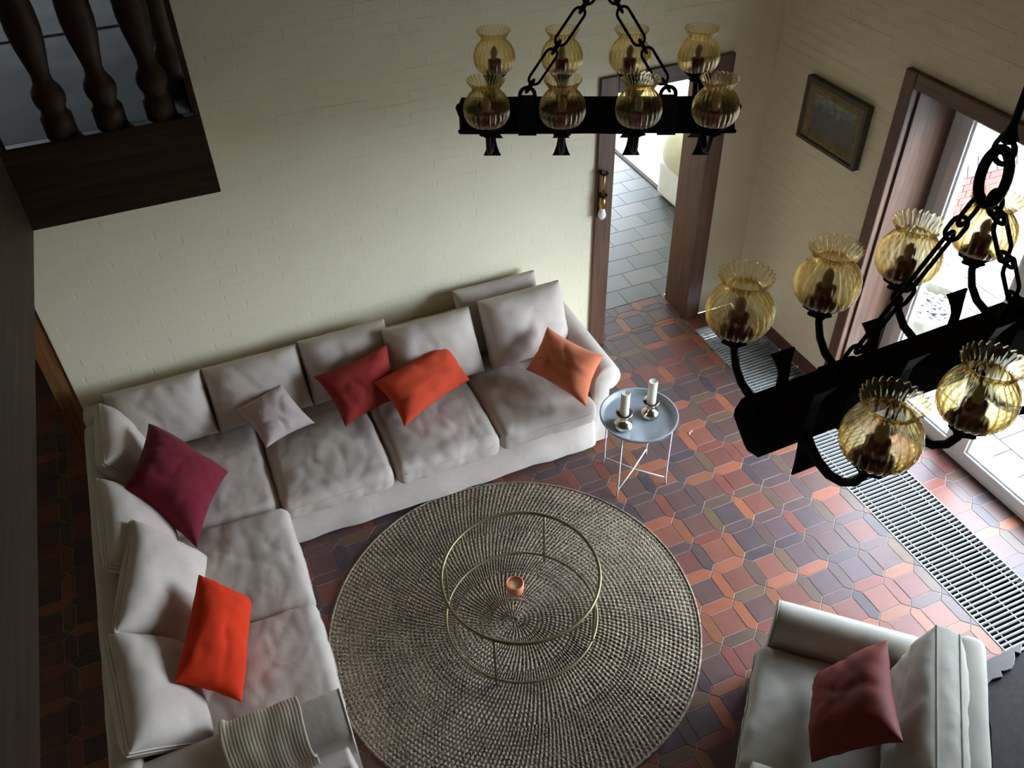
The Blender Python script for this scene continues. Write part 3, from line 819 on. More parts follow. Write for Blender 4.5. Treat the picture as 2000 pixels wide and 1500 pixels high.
# ---- the next room behind the doorway
nr = MB(); nr.box(1.2, 6.75, YW + 0.345, 9.2, -0.05, -0.003)
nf = empty('floor_next_room', (0, 0, 0)); struct(nf); tag(nf, 'grey stone slab floor of the room behind the doorway')
nr.build('grout_bed', MT['grout'], nf)
sl_me = MB().add(*slab([(-0.148, -0.098), (0.148, -0.098), (0.148, 0.098), (-0.148, 0.098)], -0.012, 0, 0.0015)).mesh('stone_slab', MT['slab'])
k = 0
for j in range(22):
    for i in range(20):
        cx = 1.35 + i * 0.30 + (j % 2) * 0.15; cy = YW + 0.445 + j * 0.2
        px, py, w = proj((cx, cy, 0))
        if cx < 6.55 and 1100 < px < 1420 and py > 60:
            link('stone_slab', sl_me, nf, (cx, cy, random.uniform(-0.0005, 0.0005)))
nw_ = MB(); nw_.box(1.0, 1.2, YW + 0.29, 9.2, 0, 2.6)
struct(nw_.build('wall_next_room_left', MT['plaster']))
nw_ = MB(); nw_.box(6.7, 6.9, YW + 0.29, 9.2, 0, 2.6)
nw_.box(XW + 0.31, 6.7, YW + 0.29, YW + 0.34, 0, 2.6)
struct(nw_.build('wall_next_room_right', MT['plaster']))
nw_ = MB(); nw_.box(1.0, 3.1, 9.0, 9.2, 0, 2.6); nw_.box(5.5, 6.9, 9.0, 9.2, 0, 2.6); nw_.box(3.1, 5.5, 9.0, 9.2, 2.2, 2.6)
struct(nw_.build('wall_next_room_back', MT['plaster']))
nw_ = MB(); nw_.box(1.0, 6.9, YW + 0.285, 9.2, 2.6, 2.7)
struct(nw_.build('ceiling_next_room', MT['plaster']))
w3 = empty('window_1', (4.3, 9.1, 0)); struct(w3)
f = MB()
for (a, b) in ((-1.2, -1.12), (-0.04, 0.04), (1.12, 1.2)): f.box(a, b, -0.04, 0.04, 0, 2.2)
for (a, b) in ((-1.12, -0.04), (0.04, 1.12)): f.box(a, b, -0.04, 0.04, 0, 0.08); f.box(a, b, -0.04, 0.04, 2.12, 2.2)
f.build('window_frame', MT['white'], w3)
for (a, b) in ((-1.125, -0.035), (0.035, 1.125)): MB().box(a, b, -0.004, 0.004, 0.07, 2.13).build('pane', MT['pane'], w3)

# ================================================================== OUTSIDE
pt = empty('patio_paving', (0, 0, 0)); struct(pt); tag(pt, 'pale sunlit paving slabs outside the patio door')
MB().box(4.2, 14, -4, 9.0, -0.10, -0.045).build('sand_bed', MT['joint'], pt)
pv = MB().add(*slab([(-0.148, -0.098), (0.148, -0.098), (0.148, 0.098), (-0.148, 0.098)], -0.012, 0, 0.003)).mesh('paver', MT['paver'])
jm = MB()
k = 0
for i in range(15):
    for j in range(26):
        cx = 4.37 + i * 0.305; cy = 0.3 + j * 0.205; 
        if i % 2: cy += 0.1
        if cy > 4.72: continue
        px, py, w = proj((cx, cy, -0.03))
        if 1600 < px < 2040 and 150 < py < 1100 and k < 290:
            link('paver', pv, pt, (cx, cy, -0.03 + random.uniform(-0.001, 0.001))); k += 1
        else:
            vs, fs = slab([(cx - .148, cy - .098), (cx + .148, cy - .098), (cx + .148, cy + .098), (cx - .148, cy + .098)], -0.045, -0.03, 0.003); jm.add(vs, fs)
if jm.v: tag(jm.build('paver', MT['paver'], pt), kind='stuff')
th = MB().box(4.2, 4.34, 0.5, 3.5, -0.06, -0.005)
struct(th.build('trim_3', MT['concrete'], bevel=0.004))

pl = empty('stone_planter', (4.75, 3.62, -0.03))
tag(pl, 'round weathered concrete planter bowl filled with pale pebbles outside the patio door', 'planter')
MB().lathe([(0.20, 0), (0.235, 0.01), (0.255, 0.2), (0.285, 0.36), (0.275, 0.375), (0.245, 0.37), (0.235, 0.30), (0.0, 0.295)], 40, cap=False).build('bowl', MT['concrete'], pl, smooth=True, autosmooth=0.7)
pb = MB()
ico = bmesh.new(); bmesh.ops.create_icosphere(ico, subdivisions=1, radius=1)
iv = [v.co.copy() for v in ico.verts]; ifs = [[v.index for v in f.verts] for f in ico.faces]; ico.free()
for q in range(420):
    a = random.uniform(0, 2 * PI); r_ = 0.225 * math.sqrt(random.random()); s_ = random.uniform(0.010, 0.02)
    ctr = Vector((r_ * math.cos(a), r_ * math.sin(a), 0.305 + random.uniform(0, 0.02)))
    e_ = Matrix.Rotation(random.uniform(0, 6), 3, 'Z')
    pb.add([ctr + e_ @ Vector((v.x * s_ * 1.3, v.y * s_, v.z * s_ * 0.7)) for v in iv], ifs)
tag(pb.build('pebbles', MT['gravel'], pl), kind='stuff')

ww = empty('wall_wing', (0, YW + 0.29, 0)); struct(ww); tag(ww, 'outer wall of the next room with a red brick plinth under white render')
MB().box(4.07, 6.9, -0.02, -0.001, -0.05, 0.42).build('mortar', MT['joint'], ww)
rb = MB().box(-0.105, 0.105, -0.014, 0.01, -0.029, 0.029).mesh('brick', MT['redbrick'])
for r_ in range(6):
    for q in range(13):
        x_ = 4.19 + q * 0.22 + (r_ % 2) * 0.06
        if x_ < 6.82: link('brick', rb, ww, (x_, -0.016, 0.03 + r_ * 0.068))
cb = MB().box(-0.048, 0.048, -0.05, 0.02, -0.085, 0.085).mesh('sill_brick', MT['coping'])
for q in range(25): link('sill_brick', cb, ww, (4.14 + q * 0.112, -0.01, 0.515), (-0.35, 0, 0))
MB().box(4.07, 6.9, -0.02, -0.001, 0.60, 2.9).build('render', MT['render'], ww)
wo = MB().box(5.62, 6.62, -0.05, -0.021, 0.66, 1.9).build('window_frame', MT['white'], ww)
for (a, b) in ((5.70, 6.08), (6.16, 6.54)): MB().box(a, b, -0.056, -0.051, 0.74, 1.82).build('pane', MT['hwglass'], wo)

hs = empty('white_house', (12.5, 8.6, 0)); tag(hs, 'bright white rendered house wall across the garden', 'house')
hb_ = MB(); hb_.box(-3.2, 6, 0, 0.3, -0.1, 5.5)
hb_.build('wall', MT['render'], hs)
for (a, b, z0_, z1_) in ((-0.9, 0.3, 0.75, 1.75), (2.0, 3.4, 0.7, 1.9)):
    wo = MB().box(a, b, -0.06, 0.02, z0_, z1_).build('window', MT['white'], hs)
    MB().box(a + 0.08, b - 0.08, -0.075, -0.06, z0_ + 0.08, z1_ - 0.08).build('pane', MT['hwglass'], wo)
ln = MB().box(3.9, 60, -40, 60, -0.3, -0.11)
struct(ln.build('ground', mat('garden_ground', (0.12, 0.13, 0.09), 0.9, var=0.3, scale=2)))

# ================================================================== FURNITURE
def softbox(name, x0, x1, y0, y1, z0, z1, r, m, parent=None, step=0.05, wr=0.003, ws=7.0, crown=0.0, seed=0.0, pipe=None, flare=0.0, piper=0.005):
    """upholstered block with rounded edges, a crowned top and slight unevenness"""
    def ax(a, b):
        n = max(2, int((b - a - 2 * r) / step))
        L = [a, a + r * 0.29, a + r * 0.65]
        L += [a + r + (b - a - 2 * r) * i / n for i in range(n + 1)]
        return L + [b - r * 0.65, b - r * 0.29, b]
    X, Y, Z = ax(x0, x1), ax(y0, y1), ax(z0, z1)
    nx, ny, nz = len(X) - 1, len(Y) - 1, len(Z) - 1
    vid = {}; vs = []; fs = []
    def V(i, j, k):
        if (i, j, k) in vid: return vid[(i, j, k)]
        p = Vector((X[i], Y[j], Z[k]))
        q = Vector((min(max(p.x, x0 + r), x1 - r), min(max(p.y, y0 + r), y1 - r), min(max(p.z, z0 + r), z1 - r)))
        d = p - q
        if d.length > 1e-9:
            d.normalize(); p = q + d * r
        u = (p.x - x0) / (x1 - x0); v = (p.y - y0) / (y1 - y0); t = (p.z - z0) / (z1 - z0)
        p.z += crown * max(0, math.sin(PI * u)) ** 0.7 * max(0, math.sin(PI * v)) ** 0.7 * t
        rg = max(0.0, 1 - abs(noisev((p.x, p.y, p.z), ws * 0.8, seed + 9)) * 5) ** 2
        rg2 = max(0.0, 1 - abs(noisev((p.x, p.y * 0.35, p.z * 0.35), ws * 2.0, seed + 19)) * 4) ** 2
        p += d * wr * (noisev(p, ws, seed) + 0.6 * noisev(p, ws * 2.2, seed + 5) - (0.5 * rg + 0.45 * rg2 if crown else 0))
        if flare:
            p.x += (d.x) * flare * (1 - t); p.y += d.y * flare * (1 - t) * (1 + 0.5 * noisev(p, 6, seed + 2))
        vid[(i, j, k)] = len(vs); vs.append(p)
        return vid[(i, j, k)]
    for i in range(nx):
        for j in range(ny):
            fs.append((V(i, j, 0), V(i, j + 1, 0), V(i + 1, j + 1, 0), V(i + 1, j, 0)))
            fs.append((V(i, j, nz), V(i + 1, j, nz), V(i + 1, j + 1, nz), V(i, j + 1, nz)))
    for i in range(nx):
        for k in range(nz):
            fs.append((V(i, 0, k), V(i + 1, 0, k), V(i + 1, 0, k + 1), V(i, 0, k + 1)))
            fs.append((V(i, ny, k), V(i, ny, k + 1), V(i + 1, ny, k + 1), V(i + 1, ny, k)))
    for j in range(ny):
        for k in range(nz):
            fs.append((V(0, j, k), V(0, j, k + 1), V(0, j + 1, k + 1), V(0, j + 1, k)))
            fs.append((V(nx, j, k), V(nx, j + 1, k), V(nx, j + 1, k + 1), V(nx, j, k + 1)))
    mb = MB(); mb.add(vs, fs)
    o = mb.build(name, m, parent, smooth=True)
    if pipe:
        kk = nz - 3
        per = [(i, 0) for i in range(3, nx - 2)] + [(nx, j) for j in range(3, ny - 2)] + [(i, ny) for i in range(nx - 3, 2, -1)] + [(0, j) for j in range(ny - 3, 2, -1)]
        pts = [vs[V(i, j, kk)] for i, j in per]
        MB().tube(pts, piper, 6, closed=True).build('piping', pipe, o, smooth=True)
    return o

def roll_arm(name, h, rr, neck, length, m, parent, frame, n=16, pipe=None):
    """rolled sofa arm; frame(a, s, z) maps outward a, along s, height z to a point"""
    prof = [(0.0, 0.02), (0.0, 0.15), (0.0, 0.3), (-0.002, h - rr * 1.15)]
    for k in range(15):
        a = PI - (PI * 1.32) * k / 14
        prof.append((rr * 0.98 + rr * math.cos(a), h - rr + rr * math.sin(a)))
    prof += [(neck + 0.006, h - rr * 1.9), (neck, h - rr * 2.6), (neck, 0.2), (neck + 0.008, 0.02)]
    np_ = len(prof)
    ss = [0, 0.006, 0.02] + [0.02 + (length - 0.04) * i / n for i in range(1, n)] + [length - 0.02, length - 0.006, length]
    vs = []; fs = []
    ca = sum(p[0] for p in prof) / np_; cz = sum(p[1] for p in prof) / np_
    for q, s_ in enumerate(ss):
        k = {0: 0.93, 1: 0.98, len(ss) - 1: 0.93, len(ss) - 2: 0.98}.get(q, 1.0)
        for (a, z) in prof:
            if k < 1:
                d = 0.013 if k < 0.95 else 0.004
                L = math.hypot(a - ca, z - cz); a2, z2 = a - (a - ca) / L * d, z - (z - cz) / L * d
                if z < 0.05: z2 = z
            else: a2, z2 = a, z
            p = Vector(frame(a2, s_, z2))
            w = noisev(p, 6, 1.3) * 0.003
            vs.append(p + Vector((w, w, w * 0.5)))
    for q in range(len(ss) - 1):
        for i in range(np_):
            j = (i + 1) % np_
            fs.append((q * np_ + i, q * np_ + j, (q + 1) * np_ + j, (q + 1) * np_ + i))
    fs.append(tuple(range(np_ - 1, -1, -1))); fs.append(tuple((len(ss) - 1) * np_ + i for i in range(np_)))
    mb = MB(); mb.add(vs, fs)
    o = mb.build(name, m, parent, smooth=True, autosmooth=1.0)
    bm = bmesh.new(); bm.from_mesh(o.data); bmesh.ops.recalc_face_normals(bm, faces=bm.faces); bm.to_mesh(o.data); bm.free()
    if pipe:
        pts = [vs[1 * np_ + i] for i in range(1, np_ - 1)]
        MB().tube(pts, 0.005, 6).build('piping', pipe, o, smooth=True)
    return o

def rebase(root, loc):
    """put the thing's Empty at its base; its parts stay where they are"""
    loc = Vector(loc); root.location = loc
    for c in root.children: c.location = c.location - loc

# ---- corner sofa
sofa = empty('corner_sofa')
tag(sofa, 'large beige linen corner sofa standing against the painted brick wall', 'sofa')
softbox('base', -0.93, 2.005, 3.585, 4.46, 0.015, 0.30, 0.02, MT['sofa'], sofa, step=0.06, wr=0.006, flare=0.03, seed=1)
softbox('base', -0.93, -0.03, 1.98, 3.60, 0.015, 0.30, 0.02, MT['sofa'], sofa, step=0.06, wr=0.005, flare=0.02, seed=2)
softbox('back', -0.955, 2.02, 4.40, 4.545, 0.015, 0.70, 0.045, MT['sofa'], sofa, step=0.1, seed=3)
softbox('back', -0.965, -0.835, 1.98, 4.41, 0.015, 0.66, 0.04, MT['sofab'], sofa, step=0.1, seed=4)
roll_arm('arm', 0.64, 0.098, 0.115, 0.93, MT['sofa'], sofa, lambda a, s, z: (2.0 + a, 3.60 + s, z), pipe=None)
roll_arm('arm', 0.64, 0.105, 0.13, 0.965, MT['sofab'], sofa, lambda a, s, z: (0.005 - s, 2.205 - a, z), pipe=MT['pipe'])
for q, (x0, x1, y0, y1) in enumerate([(-0.015, 0.655, 3.50, 4.37), (0.66, 1.33, 3.495, 4.37), (1.335, 2.0, 3.51, 4.37), (-0.72, -0.025, 3.535, 4.37), (-0.74, 0.02, 2.835, 3.53), (-0.74, 0.015, 2.21, 2.828)]):
    softbox('seat_cushion', x0, x1, y0, y1, 0.275, 0.44, 0.055, MT['sofa'], sofa, step=0.016, wr=0.0075, ws=5.5, crown=0.035, seed=10 + q * 3.1, pipe=MT['sofa'], piper=0.004)

def back_c(x0, x1, yb, yt, zb, zt, T, seed, skew=0.0, **kw):
    return cushion('back_cushion', [(x0 + skew, yt, zt), (x1 + skew, yt, zt), (x1, yb, zb), (x0, yb, zb)], T, MT['sofa'], sofa, e=0.46, k=1.6, wr=0.012, ws=6, seed=seed, pin=0.02, gusset=0.055, **kw)
back_c(-0.80, -0.245, 4.23, 4.45, 0.47, 0.80, 0.23, 2)
back_c(-0.235, 0.34, 4.23, 4.45, 0.47, 0.80, 0.24, 3)
back_c(0.35, 0.91, 4.23, 4.45, 0.47, 0.815, 0.23, 4)
back_c(1.40, 1.97, 4.30, 4.475, 0.46, 0.87, 0.13, 5)
back_c(0.86, 1.44, 4.08, 4.32, 0.48, 0.835, 0.28, 6)
back_c(1.50, 2.06, 4.08, 4.28, 0.48, 0.885, 0.25, 7)
def side_c(pts, T, seed, **kw):
    return cushion('back_cushion', pts, T, MT['sofab'], sofa, e=0.46, k=2.0, wr=0.010, ws=6, seed=seed, pin=0.03, gusset=0.02, pipe=MT['pipe'], piper=0.0045, **kw)
side_c([(-0.835, 3.86, 0.80), (-0.83, 4.37, 0.80), (-0.66, 4.33, 0.47), (-0.68, 3.86, 0.47)], 0.18, 12)
side_c([(-0.87, 3.16, 0.77), (-0.88, 3.76, 0.79), (-0.60, 3.70, 0.47), (-0.60, 3.18, 0.47)], 0.20, 13)
side_c([(-0.86, 2.74, 0.79), (-0.73, 3.38, 0.80), (-0.46, 3.29, 0.46), (-0.62, 2.76, 0.46)], 0.19, 14)
side_c([(-0.85, 2.13, 0.78), (-0.90, 2.75, 0.78), (-0.66, 2.80, 0.46), (-0.58, 2.24, 0.46)], 0.22, 15)
rebase(sofa, (0.3, 3.9, 0))

# ---- loose scatter cushions on the sofa
def scatter(name, pts, T, m, label, **kw):
    o = cushion(name, pts, T, m, None, **{**dict(e=0.47, k=1.35, pin=0.10, wr=0.012, ws=7, flat_back=0.5), **kw})
    ctr = sum((Vector(p) for p in pts), Vector()) / 4; ctr.z = min(p[2] for p in pts)
    for v in o.data.vertices: v.co -= ctr
    o.location = ctr
    return tag(o, label, 'cushion')
def px(x, y, z): return tuple(onz(x, y, z))
scatter('scatter_cushion', [px(238, 958, 0.76), px(290, 827, 0.77), px(446, 922, 0.53), px(385, 1070, 0.52)], 0.30, MT['burgundy'], 'large burgundy velvet cushion leaning in the corner of the sofa', seed=1, n=30)
scatter('scatter_cushion', [px(460, 800, 0.63), px(550, 746, 0.70), px(615, 826, 0.54), px(520, 875, 0.52)], 0.18, MT['rose'], 'small rose beige cushion on the sofa seat', seed=2)
scatter('scatter_cushion', [px(612, 736, 0.74), px(757, 670, 0.80), px(785, 775, 0.55), px(675, 834, 0.52)], 0.2, MT['darkred'], 'brick red oblong cushion tucked behind the orange red one', seed=3)
scatter('scatter_cushion', [px(728, 747, 0.72), px(874, 662, 0.74), px(918, 742, 0.56), px(790, 834, 0.54)], 0.22, MT['red'], 'orange red oblong cushion in the middle of the long seat', seed=4)
scatter('scatter_cushion', [px(1070, 638, 0.78), px(1179, 694, 0.76), px(1146, 795, 0.54), px(1027, 722, 0.53)], 0.23, MT['orange'], 'soft orange velvet cushion leaning on the rolled sofa arm', seed=5, pin=0.12, wr=0.012)
scatter('scatter_cushion', [px(341, 1332, 0.72), px(388, 1122, 0.72), px(489, 1172, 0.53), px(472, 1372, 0.53)], 0.22, MT['bright'], 'bright orange red oblong cushion on the short side of the sofa', seed=6, pin=0.05)

# ---- knitted throw over the sofa arm
def throw_path(t):
    pts = [(2.245, 0.475), (2.225, 0.53), (2.215, 0.58), (2.19, 0.63), (2.15, 0.655), (2.10, 0.662), (2.05, 0.652), (2.01, 0.62), (1.985, 0.56), (1.99, 0.50), (2.04, 0.42), (2.055, 0.33), (2.055, 0.22)]
    f = t * (len(pts) - 1); i = min(int(f), len(pts) - 2); f -= i
    p0 = pts[max(i - 1, 0)]; p1 = pts[i]; p2 = pts[i + 1]; p3 = pts[min(i + 2, len(pts) - 1)]
    r_ = []
    for a, b, c_, d_ in zip(p0, p1, p2, p3):
        r_.append(0.5 * (2 * b + (c_ - a) * f + (2 * a - 5 * b + 4 * c_ - d_) * f * f + (3 * b - a - 3 * c_ + d_) * f ** 3))
    return r_
tb = MB(); NU, NV = 184, 90
vs = []; fs = []
for side in (0, 1):
    for j in range(NV + 1):
        for i in range(NU + 1):
            u, v = i / NU, j / NV
            y_, z_ = throw_path(v)
            a = throw_path(min(v + 0.01, 1)); b = throw_path(max(v - 0.01, 0))
            tv = Vector((a[0] - b[0], a[1] - b[1])).normalized(); nv = Vector((-tv.y, tv.x))
            if nv.dot(Vector((y_ - 2.10, z_ - 0.50 if z_ > 0.5 else 0.0))) < 0: nv = -nv
            rib = 0.0016 * abs(math.sin(u * 23 * PI)) ** 0.6 + 0.0009 * math.sin(v * 260) * math.sin(u * 46 * PI)
            fold = 0.006 * noisev((u * 3, v * 3, 0), 1.5, 4) + 0.028 * math.exp(-((u - 0.04) / 0.05) ** 2) * math.exp(-((v - 0.1) / 0.16) ** 2)
            off = 0.012 + (rib + fold if side == 0 else -0.006)
            x_ = -0.52 + 0.335 * u + 0.02 * v + 0.01 * noisev((u, v * 4, 1), 1.0)
            vs.append((x_, y_ + nv.x * off, z_ + nv.y * off))
W_ = NU + 1; O_ = W_ * (NV + 1)
for j in range(NV):
    for i in range(NU):
        q = (j * W_ + i, j * W_ + i + 1, (j + 1) * W_ + i + 1, (j + 1) * W_ + i)
        fs.append(q); fs.append(tuple(k + O_ for k in q[::-1]))
per = [(i, 0) for i in range(NU)] + [(NU, j) for j in range(NV)] + [(NU - i, NV) for i in range(NU)] + [(0, NV - j) for j in range(NV)]
for (a, b), (c_, d_) in zip(per, per[1:] + per[:1]):
    fs.append((d_ * W_ + c_, b * W_ + a, b * W_ + a + O_, d_ * W_ + c_ + O_))
tb.add(vs, fs)
tag(tb.build('knitted_throw', MT['knit'], smooth=True), 'cream ribbed knitted throw draped over the near sofa arm', 'blanket')

# ---- armchair
AC = (1.727, 1.434, 0); AR = math.atan2(-0.73, -0.68)
ch = empty('armchair', AC, AR)
tag(ch, 'pale cotton armchair with rolled arms beside the floor grate', 'armchair')
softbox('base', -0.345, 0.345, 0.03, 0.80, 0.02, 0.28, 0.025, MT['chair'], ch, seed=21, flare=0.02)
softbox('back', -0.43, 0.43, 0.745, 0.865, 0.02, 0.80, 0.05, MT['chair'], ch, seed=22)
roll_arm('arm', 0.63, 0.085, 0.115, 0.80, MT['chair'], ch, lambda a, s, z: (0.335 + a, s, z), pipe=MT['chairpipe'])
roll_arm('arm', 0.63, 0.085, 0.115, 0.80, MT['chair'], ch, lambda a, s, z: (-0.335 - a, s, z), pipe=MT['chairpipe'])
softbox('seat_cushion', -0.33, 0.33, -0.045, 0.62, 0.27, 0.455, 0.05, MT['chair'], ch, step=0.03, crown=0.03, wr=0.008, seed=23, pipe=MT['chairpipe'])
def loc2(p):
    d = Vector(p) - Vector(AC); c_, s_ = math.cos(-AR), math.sin(-AR)
    return Vector((c_ * d.x - s_ * d.y, s_ * d.x + c_ * d.y, d.z))
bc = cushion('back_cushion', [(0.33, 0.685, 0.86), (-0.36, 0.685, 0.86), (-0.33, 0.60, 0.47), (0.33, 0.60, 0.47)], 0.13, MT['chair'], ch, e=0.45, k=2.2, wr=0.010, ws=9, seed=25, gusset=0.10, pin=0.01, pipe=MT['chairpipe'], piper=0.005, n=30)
scatter('scatter_cushion', [px(1733, 1250, 0.88), px(1765, 1450, 0.88), px(1585, 1490, 0.52), px(1598, 1325, 0.52)], 0.26, MT['rust'], 'rust red silk cushion leaning on the armchair back', seed=9, pin=0.10)

# ---- round seagrass rug
RC, RR = (1.0, 2.56), 1.015
rv = []; rf = []
NR, NA = 168, 900
for j in range(NR + 1):
    r_ = 0.012 + (RR - 0.012) * j / NR
    for i in range(NA):
        a = 2 * PI * i / NA
        sw = a + 0.35 * math.log(r_ + 0.15)
        nrib = 14 if r_ < 0.045 else 34 if r_ < 0.12 else (80 if r_ < 0.32 else (150 if r_ < 0.62 else 225))
        hgt = 0.0085 + 0.0034 * math.sin(nrib * sw) + 0.0022 * math.sin(j * PI * 0.5 + 0.9 * math.sin(nrib * sw)) + 0.0030 * noise.noise(Vector((r_ * 90, math.cos(a) * 95 * r_, math.sin(a) * 95 * r_)))
        rr = r_ * (1 + (0.006 * noise.noise(Vector((math.cos(a) * 2, math.sin(a) * 2, 0))) if j else 0))
        if j == NR: hgt = 0.004
        rv.append((rr * math.cos(a), rr * math.sin(a), hgt))
for j in range(NR):
    for i in range(NA):
        k = (i + 1) % NA
        rf.append((j * NA + i, (j + 1) * NA + i, (j + 1) * NA + k, j * NA + k))
rf.append(tuple(NA - 1 - i for i in range(NA))[::-1])
rm = MB(); rm.add(rv, rf)
b0 = len(rm.v)
rm.v += [(v[0], v[1], 0.0005) for v in rv[NR * NA:]]
rm.f += [(NR * NA + i, b0 + i, b0 + (i + 1) % NA, NR * NA + (i + 1) % NA) for i in range(NA)]
rm.f.append(tuple(b0 + NA - 1 - i for i in range(NA)))
ro = rm.build('round_rug', MT['rug'], loc=(RC[0], RC[1], 0.0))
tag(ro, 'large round braided seagrass rug on the tile floor', 'rug')
eg = MB()
eg.tube([((RR * (1 + 0.006 * noise.noise(Vector((math.cos(2 * PI * i / 160) * 2, math.sin(2 * PI * i / 160) * 2, 0))))) * math.cos(2 * PI * i / 160), (RR * (1 + 0.006 * noise.noise(Vector((math.cos(2 * PI * i / 160) * 2, math.sin(2 * PI * i / 160) * 2, 0))))) * math.sin(2 * PI * i / 160), 0.008) for i in range(160)], 0.0075, 6, closed=True)
eg.build('braided_edge', MT['rug'], ro, smooth=True)

# ---- round coffee table: two metal rings on four legs with a glass top
CT = (1.035, 2.54, 0.0155); CRR, CTZ = 0.412, 0.425
ct = empty('coffee_table', CT)
tag(ct, 'round glass coffee table on a thin olive brass ring frame standing on the rug', 'coffee table')
def ringp(R_, z, n=96): return [(R_ * math.cos(2 * PI * i / n), R_ * math.sin(2 * PI * i / n), z) for i in range(n)]
MB().tube(ringp(CRR, CTZ - 0.01), 0.0095, 8, closed=True).build('top_ring', MT['olive'], ct, smooth=True)
MB().tube(ringp(CRR, 0.055), 0.007, 8, closed=True).build('lower_ring', MT['olive'], ct, smooth=True)
MB().lathe([(CRR - 0.004, CTZ - 0.012), (CRR - 0.003, CTZ - 0.006)], 96).build('glass_top', MT['tableglass'], ct)
for a in (228, 312, 48, 145):
    a = math.radians(a)
    MB().tube([(CRR * math.cos(a), CRR * math.sin(a), 0), (CRR * math.cos(a), CRR * math.sin(a), CTZ - 0.01)], 0.007, 8).build('leg', MT['olive'], ct, smooth=True)

# ---- coral tealight holder on the glass
TP = onz(1006, 1153, CT[2] + CTZ - 0.006)
tl = empty('tealight_holder', TP)
tag(tl, 'coral frosted glass tealight holder on the glass coffee table', 'candle holder')
MB().lathe([(0.038, 0), (0.043, 0.004), (0.046, 0.03), (0.045, 0.062), (0.041, 0.066), (0.039, 0.062), (0.039, 0.05)], 32, cap=False).build('glass_cup', MT['votive'], tl, smooth=True)
MB().lathe([(0.03, 0.001), (0.0398, 0.006), (0.0398, 0.052), (0.02, 0.05), (0.0, 0.049)], 32, cap=False).build('candle_wax', MT['votivein'], tl, smooth=True)
MB().tube([(0, 0, 0.047), (0.001, 0, 0.056)], 0.001, 6).build('wick', MT['wick'], tl)

# ---- grey tray side table
ST = (2.122, 3.245, 0)
stb = empty('tray_table', ST)
tag(stb, 'small round grey tray table on thin wire legs beside the sofa arm', 'side table')
TZ = 0.525
MB().lathe([(0.0, TZ - 0.02), (0.205, TZ - 0.02), (0.222, TZ - 0.012), (0.232, TZ + 0.012), (0.238, TZ + 0.014), (0.238, TZ + 0.019), (0.230, TZ + 0.020), (0.214, TZ - 0.008), (0.205, TZ - 0.014), (0.0, TZ - 0.014)], 64, cap=False).build('tray', MT['tray'], stb, smooth=True, autosmooth=0.9)
feet = [onz(1175, 903), onz(1207, 967), onz(1300, 944.5), onz(1265, 882.5)]
fl = []
for p in feet:
    d = Vector((p.x - ST[0], p.y - ST[1], 0)); d = d.normalized() * 0.215; fl.append(d)
    MB().tube([(d.x, d.y, 0), (d.x * 0.97, d.y * 0.97, 0.06), (d.x * 0.97, d.y * 0.97, TZ - 0.018)], 0.0055, 8).build('leg', MT['wire'], stb, smooth=True)
for a, b in ((0, 2), (1, 3)):
    MB().tube([fl[a] * 0.97 + Vector((0, 0, 0.055)), Vector((0, 0, 0.06)), fl[b] * 0.97 + Vector((0, 0, 0.055))], 0.0045, 8).build('cross_bar', MT['wire'], stb, smooth=True)

# ---- candlesticks and candles on the tray
stick_prof = [(0.0, 0), (0.052, 0), (0.058, 0.006), (0.058, 0.018), (0.050, 0.034), (0.034, 0.046), (0.021, 0.054), (0.019, 0.066), (0.024, 0.074), (0.020, 0.082), (0.028, 0.092)]
cup_prof = [(0.028, 0.092), (0.044, 0.10), (0.051, 0.114), (0.048, 0.115), (0.041, 0.103), (0.0, 0.099)]
for (bx_, by_, lab, lab2) in ((1219, 838, 'mercury glass candlestick closer to the sofa arm on the grey tray', 'ivory pillar candle in the candlestick closer to the sofa arm'),
                        (1271, 815, 'mercury glass candlestick farther from the sofa arm on the grey tray', 'ivory pillar candle in the candlestick farther from the sofa arm')):
    p = onz(bx_ - 2, by_ - 5, TZ - 0.014)
    cs = empty('candlestick', p); tag(cs, lab, 'candlestick', 'candlesticks on the tray table')
    MB().lathe(stick_prof, 36, cap=False).build('foot', MT['silver'], cs, smooth=True)
    MB().lathe(cup_prof[:4], 36, cap=False).build('cup', MT['silver'], cs, smooth=True)
    MB().lathe(cup_prof[3:], 36, cap=False).build('cup_lining', MT['cupdark'], cs, smooth=True)
    cn = empty('pillar_candle', (p.x, p.y, p.z + 0.0995)); tag(cn, lab2, 'candle', 'candles on the tray table')
    MB().lathe([(0.0, 0), (0.027, 0), (0.0275, 0.003), (0.0272, 0.165), (0.025, 0.17), (0.015, 0.167), (0.0, 0.165)], 28, cap=False).build('wax', MT['wax'], cn, smooth=True, autosmooth=0.8)
    MB().tube([(0, 0, 0.164), (0.001, 0.001, 0.176)], 0.0012, 6).build('wick', MT['wick'], cn)

